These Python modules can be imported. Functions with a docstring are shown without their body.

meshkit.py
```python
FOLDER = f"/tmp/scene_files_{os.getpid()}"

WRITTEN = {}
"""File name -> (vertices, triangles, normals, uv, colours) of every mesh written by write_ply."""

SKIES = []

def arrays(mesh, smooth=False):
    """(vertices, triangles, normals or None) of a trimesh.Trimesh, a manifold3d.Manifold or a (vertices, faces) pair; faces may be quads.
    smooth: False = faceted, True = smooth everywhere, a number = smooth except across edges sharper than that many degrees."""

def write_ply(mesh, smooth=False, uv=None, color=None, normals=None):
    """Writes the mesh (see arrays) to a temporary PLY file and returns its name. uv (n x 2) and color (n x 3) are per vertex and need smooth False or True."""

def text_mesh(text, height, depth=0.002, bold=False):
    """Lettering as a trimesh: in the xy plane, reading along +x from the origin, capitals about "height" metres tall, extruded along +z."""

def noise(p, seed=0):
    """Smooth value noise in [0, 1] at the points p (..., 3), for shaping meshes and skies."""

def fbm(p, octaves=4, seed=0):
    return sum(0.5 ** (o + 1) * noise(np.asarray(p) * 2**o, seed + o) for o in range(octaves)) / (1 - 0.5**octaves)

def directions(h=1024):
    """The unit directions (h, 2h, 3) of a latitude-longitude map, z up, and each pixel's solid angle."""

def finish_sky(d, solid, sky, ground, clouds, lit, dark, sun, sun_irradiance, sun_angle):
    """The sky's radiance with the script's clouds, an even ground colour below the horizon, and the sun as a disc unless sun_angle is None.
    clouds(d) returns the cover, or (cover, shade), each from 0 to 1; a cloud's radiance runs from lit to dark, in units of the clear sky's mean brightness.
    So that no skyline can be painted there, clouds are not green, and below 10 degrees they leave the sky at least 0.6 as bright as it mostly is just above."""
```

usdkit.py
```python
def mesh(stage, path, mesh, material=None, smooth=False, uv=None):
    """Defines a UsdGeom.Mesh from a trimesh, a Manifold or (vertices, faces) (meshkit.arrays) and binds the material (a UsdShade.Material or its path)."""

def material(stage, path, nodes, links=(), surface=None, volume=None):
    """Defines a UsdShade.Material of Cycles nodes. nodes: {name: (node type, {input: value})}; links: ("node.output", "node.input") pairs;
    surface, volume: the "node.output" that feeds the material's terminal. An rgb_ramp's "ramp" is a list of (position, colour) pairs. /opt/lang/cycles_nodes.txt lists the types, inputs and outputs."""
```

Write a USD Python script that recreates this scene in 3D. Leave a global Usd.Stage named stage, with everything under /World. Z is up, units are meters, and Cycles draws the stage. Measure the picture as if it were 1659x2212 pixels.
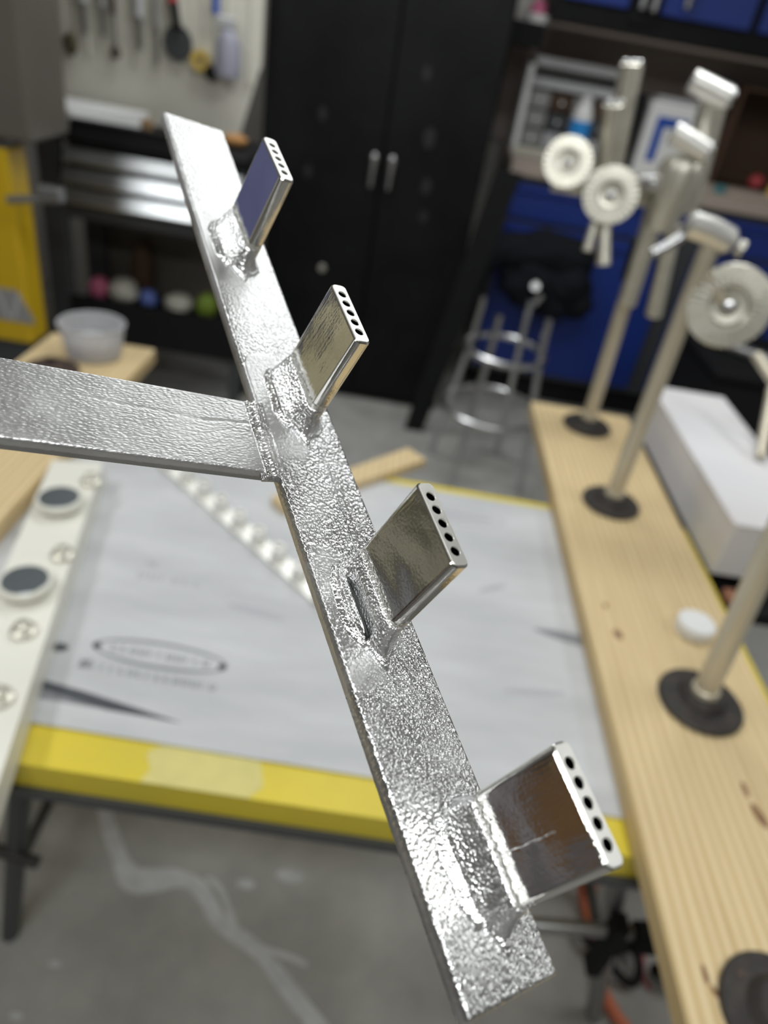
import math, random, numpy as np, trimesh, usdkit
import meshkit
from meshkit import noise, fbm
from pxr import Usd, UsdGeom, UsdLux, UsdShade, Gf, Sdf, Vt
from shapely.geometry import Polygon, LineString, Point
from shapely import affinity
from shapely.ops import unary_union

stage = Usd.Stage.CreateInMemory()
UsdGeom.SetStageUpAxis(stage, 'Z'); UsdGeom.SetStageMetersPerUnit(stage, 1.0)
UsdGeom.Xform.Define(stage, '/World'); UsdGeom.Scope.Define(stage, '/World/Looks')
PI = math.pi
rng = np.random.default_rng(7)

# ------------------------------------------------------------------ camera, light, exposure
cam = UsdGeom.Camera.Define(stage, '/World/camera')
CM = np.array([[0.986926, 0.158226, 0.030681], [0.063567, -0.557057, 0.828038], [0.148108, -0.815262, -0.559832]])
rows = [list(CM[:, 0]) + [0], list(-CM[:, 1]) + [0], list(-CM[:, 2]) + [0], [0, 0, 1.55, 1]]
cam.AddTransformOp().Set(Gf.Matrix4d(*[float(x) for r in rows for x in r]))
cam.CreateFocalLengthAttr(6.8); cam.CreateHorizontalApertureAttr(6.8 * 1659 / 1534)
cam.CreateFStopAttr(1.85); cam.CreateFocusDistanceAttr(0.222)
cam.CreateClippingRangeAttr(Gf.Vec2f(0.02, 100))
cam.CreateExposureAttr(1.3)

LAMPS = [(0.48, 1.68, 0, 0.78), (2.20, 0.90, 90, 0.8), (-1.50, 0.70, 90, 0.9), (0.00, -0.55, 0, 1.5), (-0.30, 2.80, 0, 0.9)]   # x, y, turn, strength
for k, (x, y, rz, st_) in enumerate(LAMPS):
    L = UsdLux.RectLight.Define(stage, '/World/lamp_light' + ('' if not k else f'_{k:03d}'))
    L.AddTranslateOp().Set(Gf.Vec3d(x, y, 2.585)); L.AddRotateZOp().Set(rz)
    L.CreateWidthAttr(1.2); L.CreateHeightAttr(0.30)
    L.CreateIntensityAttr(6.6 * st_); L.CreateColorAttr(Gf.Vec3f(0.97, 1.0, 0.99))

# ------------------------------------------------------------------ helpers
used = {}
def numbered(parent, name):
    k = (parent, name); n = used.get(k, 0); used[k] = n + 1
    return parent + '/' + (name if n == 0 else f'{name}_{n:03d}')
def M3(node_kind, **kw): return (node_kind, kw)

def mat(name, color, rough=0.5, metal=0.0, color2=None, nscale=8, ndetail=4, bump=0.0, bscale=200, rough2=None, spec=0.5, stretch=None, coat=0.0, ramp=(0.35, 0.65), local=False):
    """principled with a noise mottled colour and roughness and a noise bump (bump in metres)"""
    nodes = {'p': ('principled_bsdf', dict(base_color=color, roughness=rough, metallic=metal, specular_ior_level=spec, coat_weight=coat))}
    links = []
    src = 'g.position'
    if local: nodes['g'] = ('texture_coordinate', {}); src = 'g.object'
    else: nodes['g'] = ('geometry', {})
    if stretch is not None:
        nodes['m'] = ('mapping', dict(scale=stretch)); links.append((src, 'm.vector')); src = 'm.vector'
    if color2 is not None or rough2 is not None:
        nodes['n'] = ('noise_texture', dict(scale=nscale, detail=ndetail, roughness=0.6)); links.append((src, 'n.vector'))
        if color2 is not None:
            nodes['r'] = ('rgb_ramp', dict(ramp=[(ramp[0], color), (ramp[1], color2)])); links += [('n.fac', 'r.fac'), ('r.color', 'p.base_color')]
        if rough2 is not None:
            nodes['mr'] = ('map_range', dict(from_min=0.3, from_max=0.7, to_min=rough, to_max=rough2, clamp=True)); links += [('n.fac', 'mr.value'), ('mr.result', 'p.roughness')]
    if bump > 0:
        nodes['bn'] = ('noise_texture', dict(scale=bscale, detail=3, roughness=0.55)); links.append((src, 'bn.vector'))
        nodes['b'] = ('bump', dict(strength=1.0, distance=bump)); links += [('bn.fac', 'b.height'), ('b.normal', 'p.normal')]
    return usdkit.material(stage, '/World/Looks/' + name, nodes, links, surface='p.BSDF')

def cat(*ms): return trimesh.util.concatenate([m for m in ms if m is not None])
def bx(x0, x1, y0, y1, z0, z1, c=0.002):
    """box with chamfered edges"""
    d = np.array([x1 - x0, y1 - y0, z1 - z0]); c = min(c, 0.3 * d.min())
    P = []
    for sx in (0, 1):
        for sy in (0, 1):
            for sz in (0, 1):
                q = np.array([x0 + sx * d[0], y0 + sy * d[1], z0 + sz * d[2]]); s = np.array([1 - 2 * sx, 1 - 2 * sy, 1 - 2 * sz]) * c
                for k in range(3):
                    o = s.copy(); o[k] = 0; P.append(q + o)
    return trimesh.convex.convex_hull(np.array(P))
def frame(d):
    d = np.asarray(d, float); d = d / np.linalg.norm(d)
    a = np.array([0, 0, 1.]) if abs(d[2]) < 0.9 else np.array([1., 0, 0])
    x = np.cross(a, d); x /= np.linalg.norm(x)
    return x, np.cross(d, x), d
def place(m, loc, zdir=None, rz=0.0):
    m = m.copy(); T = np.eye(4)
    if zdir is not None:
        x, y, z = frame(zdir); T[:3, :3] = np.stack([x, y, z], 1)
    if rz: m.apply_transform(trimesh.transformations.rotation_matrix(rz, [0, 0, 1]))
    T[:3, 3] = loc; m.apply_transform(T); return m
def lathe(prof, n=40, loc=(0, 0, 0), zdir=None):
    """profile (r, z) turned about z; ends on the axis are closed"""
    prof = np.asarray(prof, float); a = np.linspace(0, 2 * PI, n, endpoint=False)
    V = np.concatenate([np.stack([r * np.cos(a), r * np.sin(a), np.full(n, z)], 1) for r, z in prof])
    F = []
    k = len(prof)
    for i in range(k - 1):
        for j in range(n):
            j2 = (j + 1) % n
            F += [[i * n + j, i * n + j2, (i + 1) * n + j2], [i * n + j, (i + 1) * n + j2, (i + 1) * n + j]]
    m = trimesh.Trimesh(V, F, process=False); m.merge_vertices(); m.update_faces(m.nondegenerate_faces())
    if m.is_watertight and m.volume < 0: m.invert()
    return place(m, loc, zdir)
def rod(p, q, r, n=16, c=0.001, r2=None):
    p, q = np.asarray(p, float), np.asarray(q, float); L = np.linalg.norm(q - p); r2 = r if r2 is None else r2; c = min(c, r * .4, r2 * .4)
    return lathe([(0, 0), (r - c, 0), (r, c), (r2, L - c), (r2 - c, L), (0, L)], n, p, q - p)
def disc(c, r, h, n=40, zdir=None, ch=0.0015):
    return lathe([(0, 0), (r - ch, 0), (r, ch), (r, h - ch), (r - ch, h), (0, h)], n, c, zdir)
def tube(pts, r, n=10, closed=False):
    """swept round tube through points"""
    P = np.asarray(pts, float)
    T = np.gradient(P, axis=0) if not closed else np.roll(P, -1, 0) - np.roll(P, 1, 0)
    T /= np.linalg.norm(T, axis=1, keepdims=True)
    x = frame(T[0])[0]; V = []
    a = np.linspace(0, 2 * PI, n, endpoint=False)
    rr = np.broadcast_to(r, len(P))
    for p, t, q in zip(P, T, rr):
        x = x - t * (x @ t); x /= np.linalg.norm(x); y = np.cross(t, x)
        V.append(p + q * (np.cos(a)[:, None] * x + np.sin(a)[:, None] * y))
    m = len(P); F = []
    for i in range(m if closed else m - 1):
        i2 = (i + 1) % m
        for j in range(n):
            j2 = (j + 1) % n
            F += [[i * n + j, i * n + j2, i2 * n + j2], [i * n + j, i2 * n + j2, i2 * n + j]]
    V = np.concatenate(V)
    if not closed:
        V = np.vstack([V, P[0], P[-1]])
        for j in range(n):
            j2 = (j + 1) % n
            F += [[m * n, j2, j], [m * n + 1, (m - 1) * n + j, (m - 1) * n + j2]]
    t = trimesh.Trimesh(V, F, process=False); trimesh.repair.fix_normals(t); return t
def spline(pts, n=40):
    from scipy.interpolate import CubicSpline
    P = np.asarray(pts, float); t = np.r_[0, np.cumsum(np.linalg.norm(np.diff(P, axis=0), axis=1))]
    return CubicSpline(t, P)(np.linspace(0, t[-1], n))
def ring(c, R, r, n=48, zdir=None):
    a = np.linspace(0, 2 * PI, n, endpoint=False)
    return place(tube(np.stack([R * np.cos(a), R * np.sin(a), 0 * a], 1), r, 10, True), c, zdir)
def ext(poly, h, z=0.0):
    ms = []
    for g in getattr(poly, 'geoms', [poly]):
        if g.area > 1e-12:
            m = trimesh.creation.extrude_polygon(g, h, engine='earcut'); m.apply_translation([0, 0, z]); ms.append(m)
    return cat(*ms)
def blob(c, r, seed, amp=0.25, sub=3, f=3.0):
    m = trimesh.creation.icosphere(sub, 1.0); v = np.array(m.vertices)
    v = v * (1 + amp * (fbm(v * f + 20, 3, seed) - 0.5)[:, None] * 2)
    m.vertices = v * np.asarray(r) + np.asarray(c); return m

def obj(name, mesh, material, parent=None, smooth=35, label=None):
    base = str(parent.GetPath()) if parent is not None else '/World'
    g = usdkit.mesh(stage, numbered(base, name), mesh, material, smooth)
    p = g.GetPrim()
    if label: p.SetCustomDataByKey('label', label)
    return p
def tag(p, label, category, group=None, kind=None):
    p.SetCustomDataByKey('label', label); p.SetCustomDataByKey('category', category)
    if group: p.SetCustomDataByKey('group', group)
    if kind: p.SetCustomDataByKey('kind', kind)
    return p
def thing(name, label, category, loc=(0, 0, 0), group=None, matrix=None):
    x = UsdGeom.Xform.Define(stage, numbered('/World', name))
    if matrix is not None: x.AddTransformOp().Set(matrix)
    else: x.AddTranslateOp().Set(Gf.Vec3d(*map(float, loc)))
    p = x.GetPrim(); tag(p, label, category, group); ORIGIN[str(p.GetPath())] = np.array(loc, float)
    return p
ORIGIN = {}
def part(name, mesh, material, t, smooth=35, label=None):
    """a part whose mesh is given in world coordinates, under a thing that stands at its own base"""
    root = '/'.join(str(t.GetPath()).split('/')[:3]); o = ORIGIN.get(root, np.zeros(3))
    m = mesh.copy(); m.apply_translation(-o)
    return obj(name, m, material, t, smooth, label)
def struct(name, mesh, material, parent=None, smooth=False):
    p = obj(name, mesh, material, parent, smooth)
    if parent is None: p.SetCustomDataByKey('kind', 'structure')
    return p

# ------------------------------------------------------------------ materials
W_ceiling = mat('ceiling_paint', (0.62, 0.61, 0.59), 0.9)
W_wall = mat('wall_paint', (0.52, 0.50, 0.47), 0.85, color2=(0.46, 0.44, 0.42), nscale=2)
W_back = mat('backsplash_paint', (0.50, 0.42, 0.38), 0.75, color2=(0.45, 0.38, 0.34), nscale=3)
concrete = mat('concrete', (0.40, 0.39, 0.37), 0.72, color2=(0.27, 0.264, 0.25), nscale=5, ndetail=7, bump=0.0008, bscale=60, ramp=(0.3, 0.7))
concrete_pale = mat('concrete_pale', (0.55, 0.55, 0.56), 0.8, color2=(0.44, 0.44, 0.45), nscale=25, bump=0.0008, bscale=90)
yellow = mat('yellow_paint', (0.70, 0.55, 0.035), 0.42, color2=(0.62, 0.50, 0.05), nscale=6, rough2=0.55)
yellow_worn = mat('worn_yellow_paint', (0.68, 0.60, 0.22), 0.6, color2=(0.62, 0.55, 0.2), nscale=30)
yellow_machine = mat('machine_yellow', (0.60, 0.39, 0.012), 0.4)
taupe = mat('taupe_enamel', (0.125, 0.112, 0.095), 0.45, color2=(0.11, 0.10, 0.085), nscale=3)
sheet_m = mat('white_sheet', (0.57, 0.575, 0.59), 0.5, color2=(0.47, 0.475, 0.49), nscale=7, ndetail=5, bump=0.0004, bscale=25, stretch=(0.5, 2.2, 1))
print_dark = mat('print_dark', (0.06, 0.065, 0.075), 0.55)
print_mid = mat('print_mid', (0.22, 0.225, 0.24), 0.55)
print_pale = mat('print_pale', (0.42, 0.42, 0.45), 0.55)
black_paint = mat('black_enamel', (0.004, 0.004, 0.005), 0.50, color2=(0.008, 0.008, 0.009), nscale=4, rough2=0.6, spec=0.18)
black_matte = mat('black_matte', (0.007, 0.007, 0.008), 0.75, spec=0.25)
cloth_black = mat('black_cloth', (0.008, 0.009, 0.012), 0.9, spec=0.2, bump=0.002, bscale=40)
iron = mat('black_iron', (0.030, 0.027, 0.026), 0.55, 0.3, color2=(0.05, 0.042, 0.036), nscale=60, bump=0.0004, bscale=300)
iron_brown = mat('brown_iron', (0.055, 0.036, 0.030), 0.6, 0.2, color2=(0.075, 0.05, 0.042), nscale=60)
galv = mat('galvanised_pipe', (0.66, 0.61, 0.49), 0.45, 0.55, color2=(0.55, 0.50, 0.40), nscale=14, stretch=(1, 1, 0.3), bump=0.0002, bscale=200)
blue = mat('blue_enamel', (0.012, 0.034, 0.21), 0.40, spec=0.4)
steel_dark = mat('dark_steel', (0.075, 0.078, 0.084), 0.45, 0.4)
steel_grey = mat('grey_steel', (0.30, 0.30, 0.30), 0.38, 0.8)
chrome = mat('chrome', (0.62, 0.62, 0.63), 0.27, 1.0)
drawer_alu = mat('drawer_aluminium', (0.66, 0.68, 0.70), 0.28, 1.0, rough2=0.4, nscale=50, stretch=(0.2, 5, 5))
satin = mat('satin_aluminium', (0.72, 0.70, 0.62), 0.40, 0.92, color2=(0.63, 0.61, 0.53), nscale=40, bump=0.0002, bscale=400)
panel_m = mat('panel_greige', (0.66, 0.64, 0.57), 0.7, color2=(0.60, 0.58, 0.50), nscale=2)
disc_m = mat('ribbed_aluminium', (0.60, 0.58, 0.51), 0.36, 0.92, color2=(0.52, 0.50, 0.43), nscale=40)
head_m = mat('bright_head', (0.88, 0.87, 0.84), 0.36, 0.9)
strip_m = mat('bright_aluminium', (0.86, 0.85, 0.81), 0.45, 0.8, bump=0.0002, bscale=300)
white_plastic = mat('white_plastic', (0.80, 0.80, 0.80), 0.4)
offwhite = mat('offwhite_enamel', (0.80, 0.785, 0.71), 0.4, color2=(0.75, 0.735, 0.66), nscale=5)
foam = mat('white_box_board', (0.76, 0.73, 0.74), 0.75, color2=(0.74, 0.74, 0.77), nscale=3)
countertop = mat('counter_board', (0.42, 0.35, 0.30), 0.6)
grey_bits = mat('grey_plastic', (0.28, 0.275, 0.27), 0.6)
pale_grey = mat('pale_grey_plastic', (0.45, 0.45, 0.47), 0.5)
pink = mat('pink_plastic', (0.55, 0.13, 0.24), 0.5)
blue_bit = mat('blue_plastic', (0.14, 0.20, 0.55), 0.5)
sky_blue = mat('sky_blue_label', (0.02, 0.27, 0.72), 0.5)
royal = mat('royal_blue_label', (0.01, 0.07, 0.40), 0.5)
lime = mat('lime_plastic', (0.22, 0.32, 0.04), 0.5)
cream = mat('cream_plastic', (0.55, 0.53, 0.46), 0.5)
brown_bit = mat('brown_board', (0.07, 0.035, 0.018), 0.7)
red_bit = mat('red_plastic', (0.42, 0.05, 0.06), 0.5)
yellow_bit = mat('yellow_tape', (0.62, 0.44, 0.10), 0.5)
teal = mat('teal_plastic', (0.05, 0.2, 0.22), 0.5)
orange = mat('orange_cable', (0.62, 0.17, 0.08), 0.5)
mirror_disc = mat('disc_face', (0.26, 0.29, 0.31), 0.38, 0.9)
hole_dark = mat('hole_shadow', (0.02, 0.02, 0.02), 0.6)
lamp_white = mat('lamp_housing', (0.8, 0.8, 0.8), 0.5)
usd_emit = usdkit.material(stage, '/World/Looks/lamp_diffuser', {'e': ('emission', dict(color=(0.97, 1, 0.99), strength=6.0))}, [], surface='e.emission')

def wood_mat(name, a, b, c):
    nodes = {'g': ('texture_coordinate', {}), 'm': ('mapping', dict(scale=(9, 0.55, 9))), 'n': ('noise_texture', dict(scale=1.0, detail=2, roughness=0.4)),
             'w': ('wave_texture', dict(wave_type='bands', bands_direction='x', scale=2.4, distortion=5.0, detail=2, detail_scale=0.6)),
             'r': ('rgb_ramp', dict(ramp=[(0.0, a), (0.55, b), (1.0, c)])),
             'm2': ('mapping', dict(scale=(140, 6, 140))), 'n2': ('noise_texture', dict(scale=1.0, detail=3)),
             'mx': ('mix_color', dict(blend_type='multiply', fac=0.35)), 'r2': ('rgb_ramp', dict(ramp=[(0.3, (0.72, 0.66, 0.58)), (0.6, (1, 1, 1))])),
             'p': ('principled_bsdf', dict(roughness=0.6)), 'b': ('bump', dict(strength=0.6, distance=0.0004))}
    links = [('g.object', 'm.vector'), ('m.vector', 'w.vector'), ('w.fac', 'r.fac'), ('g.object', 'm2.vector'), ('m2.vector', 'n2.vector'), ('n2.fac', 'r2.fac'),
             ('r.color', 'mx.a'), ('r2.color', 'mx.b'), ('mx.result', 'p.base_color'), ('n2.fac', 'b.height'), ('b.normal', 'p.normal')]
    return usdkit.material(stage, '/World/Looks/' + name, nodes, links, surface='p.BSDF')
pine = wood_mat('pine', (0.57, 0.42, 0.21), (0.65, 0.50, 0.28), (0.71, 0.57, 0.35))
knot_m = mat('pine_knot', (0.16, 0.075, 0.035), 0.6, color2=(0.25, 0.13, 0.06), nscale=80)

def bar_metal(name, stretch, lo, hi, cell, amp, tint=(0.66, 0.66, 0.665)):
    """sand cast looking aluminium: grainy bump, calmer where the polish attribute says so"""
    nodes = {'g': ('texture_coordinate', {}), 'm': ('mapping', dict(scale=stretch)),
             'v': ('voronoi_texture', dict(feature='smooth_f1', scale=cell, smoothness=0.6)), 'n': ('noise_texture', dict(scale=cell * 1.3, detail=2, roughness=0.5)), 'nk': ('math', dict(math_type='multiply', value2=0.5)),
             'n2': ('noise_texture', dict(scale=55, detail=3)), 'a': ('attribute', dict(attribute='polish')),
             'add': ('math', dict(math_type='multiply_add', value2=-0.9)), 'inv': ('math', dict(math_type='multiply_add', value2=-0.72, value3=1.0)),
             'h': ('math', dict(math_type='multiply')), 'b': ('bump', dict(strength=1.0, distance=amp)),
             'mr': ('map_range', dict(from_min=0.35, from_max=0.65, to_min=lo, to_max=hi, clamp=True)),
             'c': ('rgb_ramp', dict(ramp=[(0.3, tuple(0.86 * x for x in tint)), (0.65, tint)])),
             'rp': ('math', dict(math_type='multiply_add', value2=0.20)), 'p': ('principled_bsdf', dict(metallic=1.0))}
    links = [('g.object', 'm.vector'), ('m.vector', 'v.vector'), ('m.vector', 'n.vector'), ('g.object', 'n2.vector'),
             ('v.distance', 'add.value1'), ('n.fac', 'nk.value1'), ('nk.value', 'add.value3'), ('a.fac', 'inv.value1'), ('add.value', 'h.value1'), ('inv.value', 'h.value2'), ('h.value', 'b.height'),
             ('b.normal', 'p.normal'), ('n2.fac', 'mr.value'), ('a.fac', 'rp.value1'), ('mr.result', 'rp.value3'), ('rp.value', 'p.roughness'), ('n2.fac', 'c.fac'), ('c.color', 'p.base_color')]
    return usdkit.material(stage, '/World/Looks/' + name, nodes, links, surface='p.BSDF')
bar_m = bar_metal('grainy_aluminium', (1, 1, 1), 0.24, 0.34, 900, 0.00040)
arm_m = bar_metal('brushed_aluminium', (0.62, 1.25, 1.0), 0.34, 0.42, 1150, 0.00022)
weld_m = bar_metal('weld_metal', (1, 1, 1), 0.16, 0.30, 1100, 0.0003, (0.78, 0.78, 0.785))

def tab_metal():
    """mirror polished, frosted and grainy near the weld at its foot (local z is the distance from the bar)"""
    nodes = {'g': ('texture_coordinate', {}), 's': ('separate_xyz', {}), 'n': ('noise_texture', dict(scale=420, detail=4)), 'nn': ('math', dict(math_type='multiply_add', value2=0.005)),
             'mr': ('map_range', dict(from_min=0.0135, from_max=0.0145, to_min=1.0, to_max=0.0, clamp=True)),
             'ro': ('map_range', dict(from_min=0, from_max=1, to_min=0.055, to_max=0.30, clamp=True)),
             'm': ('mapping', dict(scale=(900, 900, 40))), 'n2': ('noise_texture', dict(scale=1.0, detail=2)), 'hs': ('map_range', dict(from_min=0, from_max=1, to_min=0.04, to_max=1.0, clamp=True)),
             'n3': ('noise_texture', dict(scale=1000, detail=3)), 'h2': ('math', dict(math_type='multiply')), 'w': ('noise_texture', dict(scale=70, detail=1)),
             'h3': ('math', dict(math_type='multiply_add', value2=0.55)), 'h4': ('math', dict(math_type='multiply', value2=0.05)), 'h5': ('math', dict(math_type='add')), 'er': ('map_range', dict(from_min=0.0412, from_max=0.0416, to_min=0.0, to_max=0.42, clamp=True)), 'mxr': ('math', dict(math_type='maximum')), 'b': ('bump', dict(strength=1.0, distance=0.0005)),
             'p': ('principled_bsdf', dict(metallic=1.0, base_color=(0.66, 0.65, 0.62)))}
    links = [('g.object', 's.vector'), ('g.object', 'n.vector'), ('n.fac', 'nn.value1'), ('s.z', 'nn.value3'), ('nn.value', 'mr.value'), ('mr.result', 'ro.value'), ('mxr.value', 'p.roughness'),
             ('g.object', 'n3.vector'), ('mr.result', 'hs.value'), ('n3.fac', 'h2.value1'), ('hs.result', 'h2.value2'), ('g.object', 'm.vector'), ('m.vector', 'n2.vector'), ('n2.fac', 'h4.value1'), ('h4.value', 'h5.value1'), ('h2.value', 'h5.value2'), ('g.object', 'w.vector'), ('w.fac', 'h3.value1'), ('h5.value', 'h3.value3'), ('s.z', 'er.value'), ('er.result', 'mxr.value1'), ('ro.result', 'mxr.value2'),
             ('h3.value', 'b.height'), ('b.normal', 'p.normal')]
    return usdkit.material(stage, '/World/Looks/polished_tab', nodes, links, surface='p.BSDF')
tab_m = tab_metal()

clear_nodes = {'p': ('principled_bsdf', dict(base_color=(0.8, 0.8, 0.82), roughness=0.35, transmission_weight=0.6, ior=1.2))}
tub_m = usdkit.material(stage, '/World/Looks/cloudy_plastic', clear_nodes, [], surface='p.BSDF')

# ------------------------------------------------------------------ the room
struct('floor', bx(-3.4, 3.2, -2.4, 4.3, -0.12, 0, 0.001), concrete)
struct('ceiling', bx(-3.4, 3.2, -2.4, 4.3, 2.72, 2.84, 0.001), W_ceiling)
struct('wall_back', bx(-3.4, 3.2, 4.2, 4.3, 0, 2.72, 0.001), W_wall)
struct('wall_left', bx(-3.4, -3.3, -2.4, 4.2, 0, 2.72, 0.001), W_wall)
struct('wall_right', bx(3.1, 3.2, -2.4, 4.2, 0, 2.72, 0.001), W_wall)
struct('wall_front', bx(-3.3, 3.1, -2.4, -2.3, 0, 2.72, 0.001), W_wall)
# a pale spill that runs over the concrete under the table
fl = stage.GetPrimAtPath('/World/floor')
path = spline([(-0.50, 1.0), (-0.462, 0.905), (-0.40, 0.82), (-0.35, 0.775), (-0.27, 0.79), (-0.21, 0.775), (-0.16, 0.72), (-0.08, 0.68), (0.0, 0.617), (0.08, 0.55), (0.16, 0.47)], 60)
wid = 0.010 + 0.010 * fbm(np.c_[path * 14, 0 * path[:, 0]], 3, 3) + 0.010 * np.exp(-((path[:, 0] + 0.33) / 0.05) ** 2)
spill = unary_union([LineString(path[i:i + 2]).buffer(wid[i]) for i in range(59)] + [LineString(spline([(-0.20, 0.80), (-0.15, 0.755), (-0.11, 0.70), (-0.04, 0.675), (0.03, 0.66)], 20)).buffer(0.006)])
obj('dried_spill', ext(spill, 0.0006, 0.0), concrete_pale, fl, False, label='pale dried spill on the concrete')
spots = unary_union([affinity.scale(Point(x, y).buffer(r), 1, 0.5) for x, y, r in [(-0.12, 0.80, 0.02), (-0.03, 0.83, 0.03), (0.16, 0.50, 0.03), (0.20, 0.53, 0.02), (-0.47, 0.51, 0.012), (-0.44, 0.60, 0.012)]])
obj('dried_spot', ext(spots, 0.0005, 0.0), concrete_pale, fl, False)
for k, (x, y, rz, st_) in enumerate(LAMPS):
    t = thing('shop_light', ['white shop light over the far side of the work table', 'white shop light by the right wall', 'white shop light over the grey workbench', 'white shop light behind the camera', 'white shop light before the black cupboard'][k], 'ceiling light', (x, y, 2.59))
    hx_, hy_ = (0.62, 0.165) if rz == 0 else (0.165, 0.62); part('housing', bx(x - hx_, x + hx_, y - hy_, y + hy_, 2.59, 2.66, 0.008), lamp_white, t)
    for s in (-1, 1): e_ = (0.45 * s if rz == 0 else 0, 0 if rz == 0 else 0.45 * s); part('hanger', rod((x + e_[0], y + e_[1], 2.655), (x + e_[0], y + e_[1], 2.72), 0.004), steel_grey, t)

# ------------------------------------------------------------------ the welded bracket in the foreground
BA = np.array([[0.823857, -0.441457, 0.355492], [0.528327, 0.825246, -0.199598], [-0.205254, 0.352257, 0.913119]])
BO = (0.04229, 0.06979, 1.36863)
brows = [list(BA[:, k]) + [0] for k in range(3)] + [list(BO) + [1]]
bracket = thing('welded_bracket', 'large welded aluminium bracket with four polished nozzle tabs in the foreground', 'metal bracket', matrix=Gf.Matrix4d(*[float(v) for r in brows for v in r]))
BW, BL, BT = 0.030, 0.3752, 0.0048
TABS = [(0.2815, 0.0120), (0.1945, 0.0142), (0.1083, 0.0126), (0.0301, 0.0168)]     # centre along the bar, front face across it; farthest first
TT, TWd, TH = 0.0062, 0.0287, 0.0417
ARM_S, ARM_W, ARM_A = 0.1752, 0.0317, -0.1065
def bend(V):
    V = np.array(V, float); q = 4 * (V[:, 1] / BL) * (1 - V[:, 1] / BL); V[:, 2] -= 0.0028 * q; V[:, 0] -= 0.0004 * q; return V
def slab(x0, x1, y0, y1, nx, ny, topf, t, edge=0.0006, side=None):
    """closed plate: displaced top grid, softened top edges, flat bottom"""
    xs = np.r_[x0, np.linspace(x0 + edge, x1 - edge, nx), x1]; ys = np.r_[y0, np.linspace(y0 + edge, y1 - edge, ny), y1]
    X, Y = np.meshgrid(xs, ys, indexing='ij'); Z = topf(X, Y)
    Z[0] -= edge; Z[-1] -= edge; Z[:, 0] -= edge; Z[:, -1] -= edge
    a, b = X.shape; top = np.stack([X, Y, Z], -1).reshape(-1, 3)
    I = np.arange(a * b).reshape(a, b)
    F = [np.stack([I[:-1, :-1], I[1:, :-1], I[1:, 1:]], -1).reshape(-1, 3), np.stack([I[:-1, :-1], I[1:, 1:], I[:-1, 1:]], -1).reshape(-1, 3)]
    loop = np.r_[I[:-1, 0], I[-1, :-1], I[:0:-1, -1], I[0, :0:-1]]
    rim = top[loop].copy(); n0 = len(top); layers = [loop]
    V = [top]
    for z in (-0.5 * t, -t):
        r = rim.copy(); r[:, 2] = z
        if side is not None: r[:, :2] += side(r)
        V.append(r); layers.append(n0 + np.arange(len(loop))); n0 += len(loop)
    for A_, B_ in zip(layers[:-1], layers[1:]):
        A2, B2 = np.roll(A_, -1), np.roll(B_, -1)
        F += [np.stack([A_, B_, B2], -1), np.stack([A_, B2, A2], -1)]
    V.append(np.array([[(x0 + x1) / 2, (y0 + y1) / 2, -t]])); B_ = layers[-1]
    F.append(np.stack([B_, np.full(len(B_), n0), np.roll(B_, -1)], -1))
    return trimesh.Trimesh(np.vstack(V), np.vstack(F), process=False)
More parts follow.
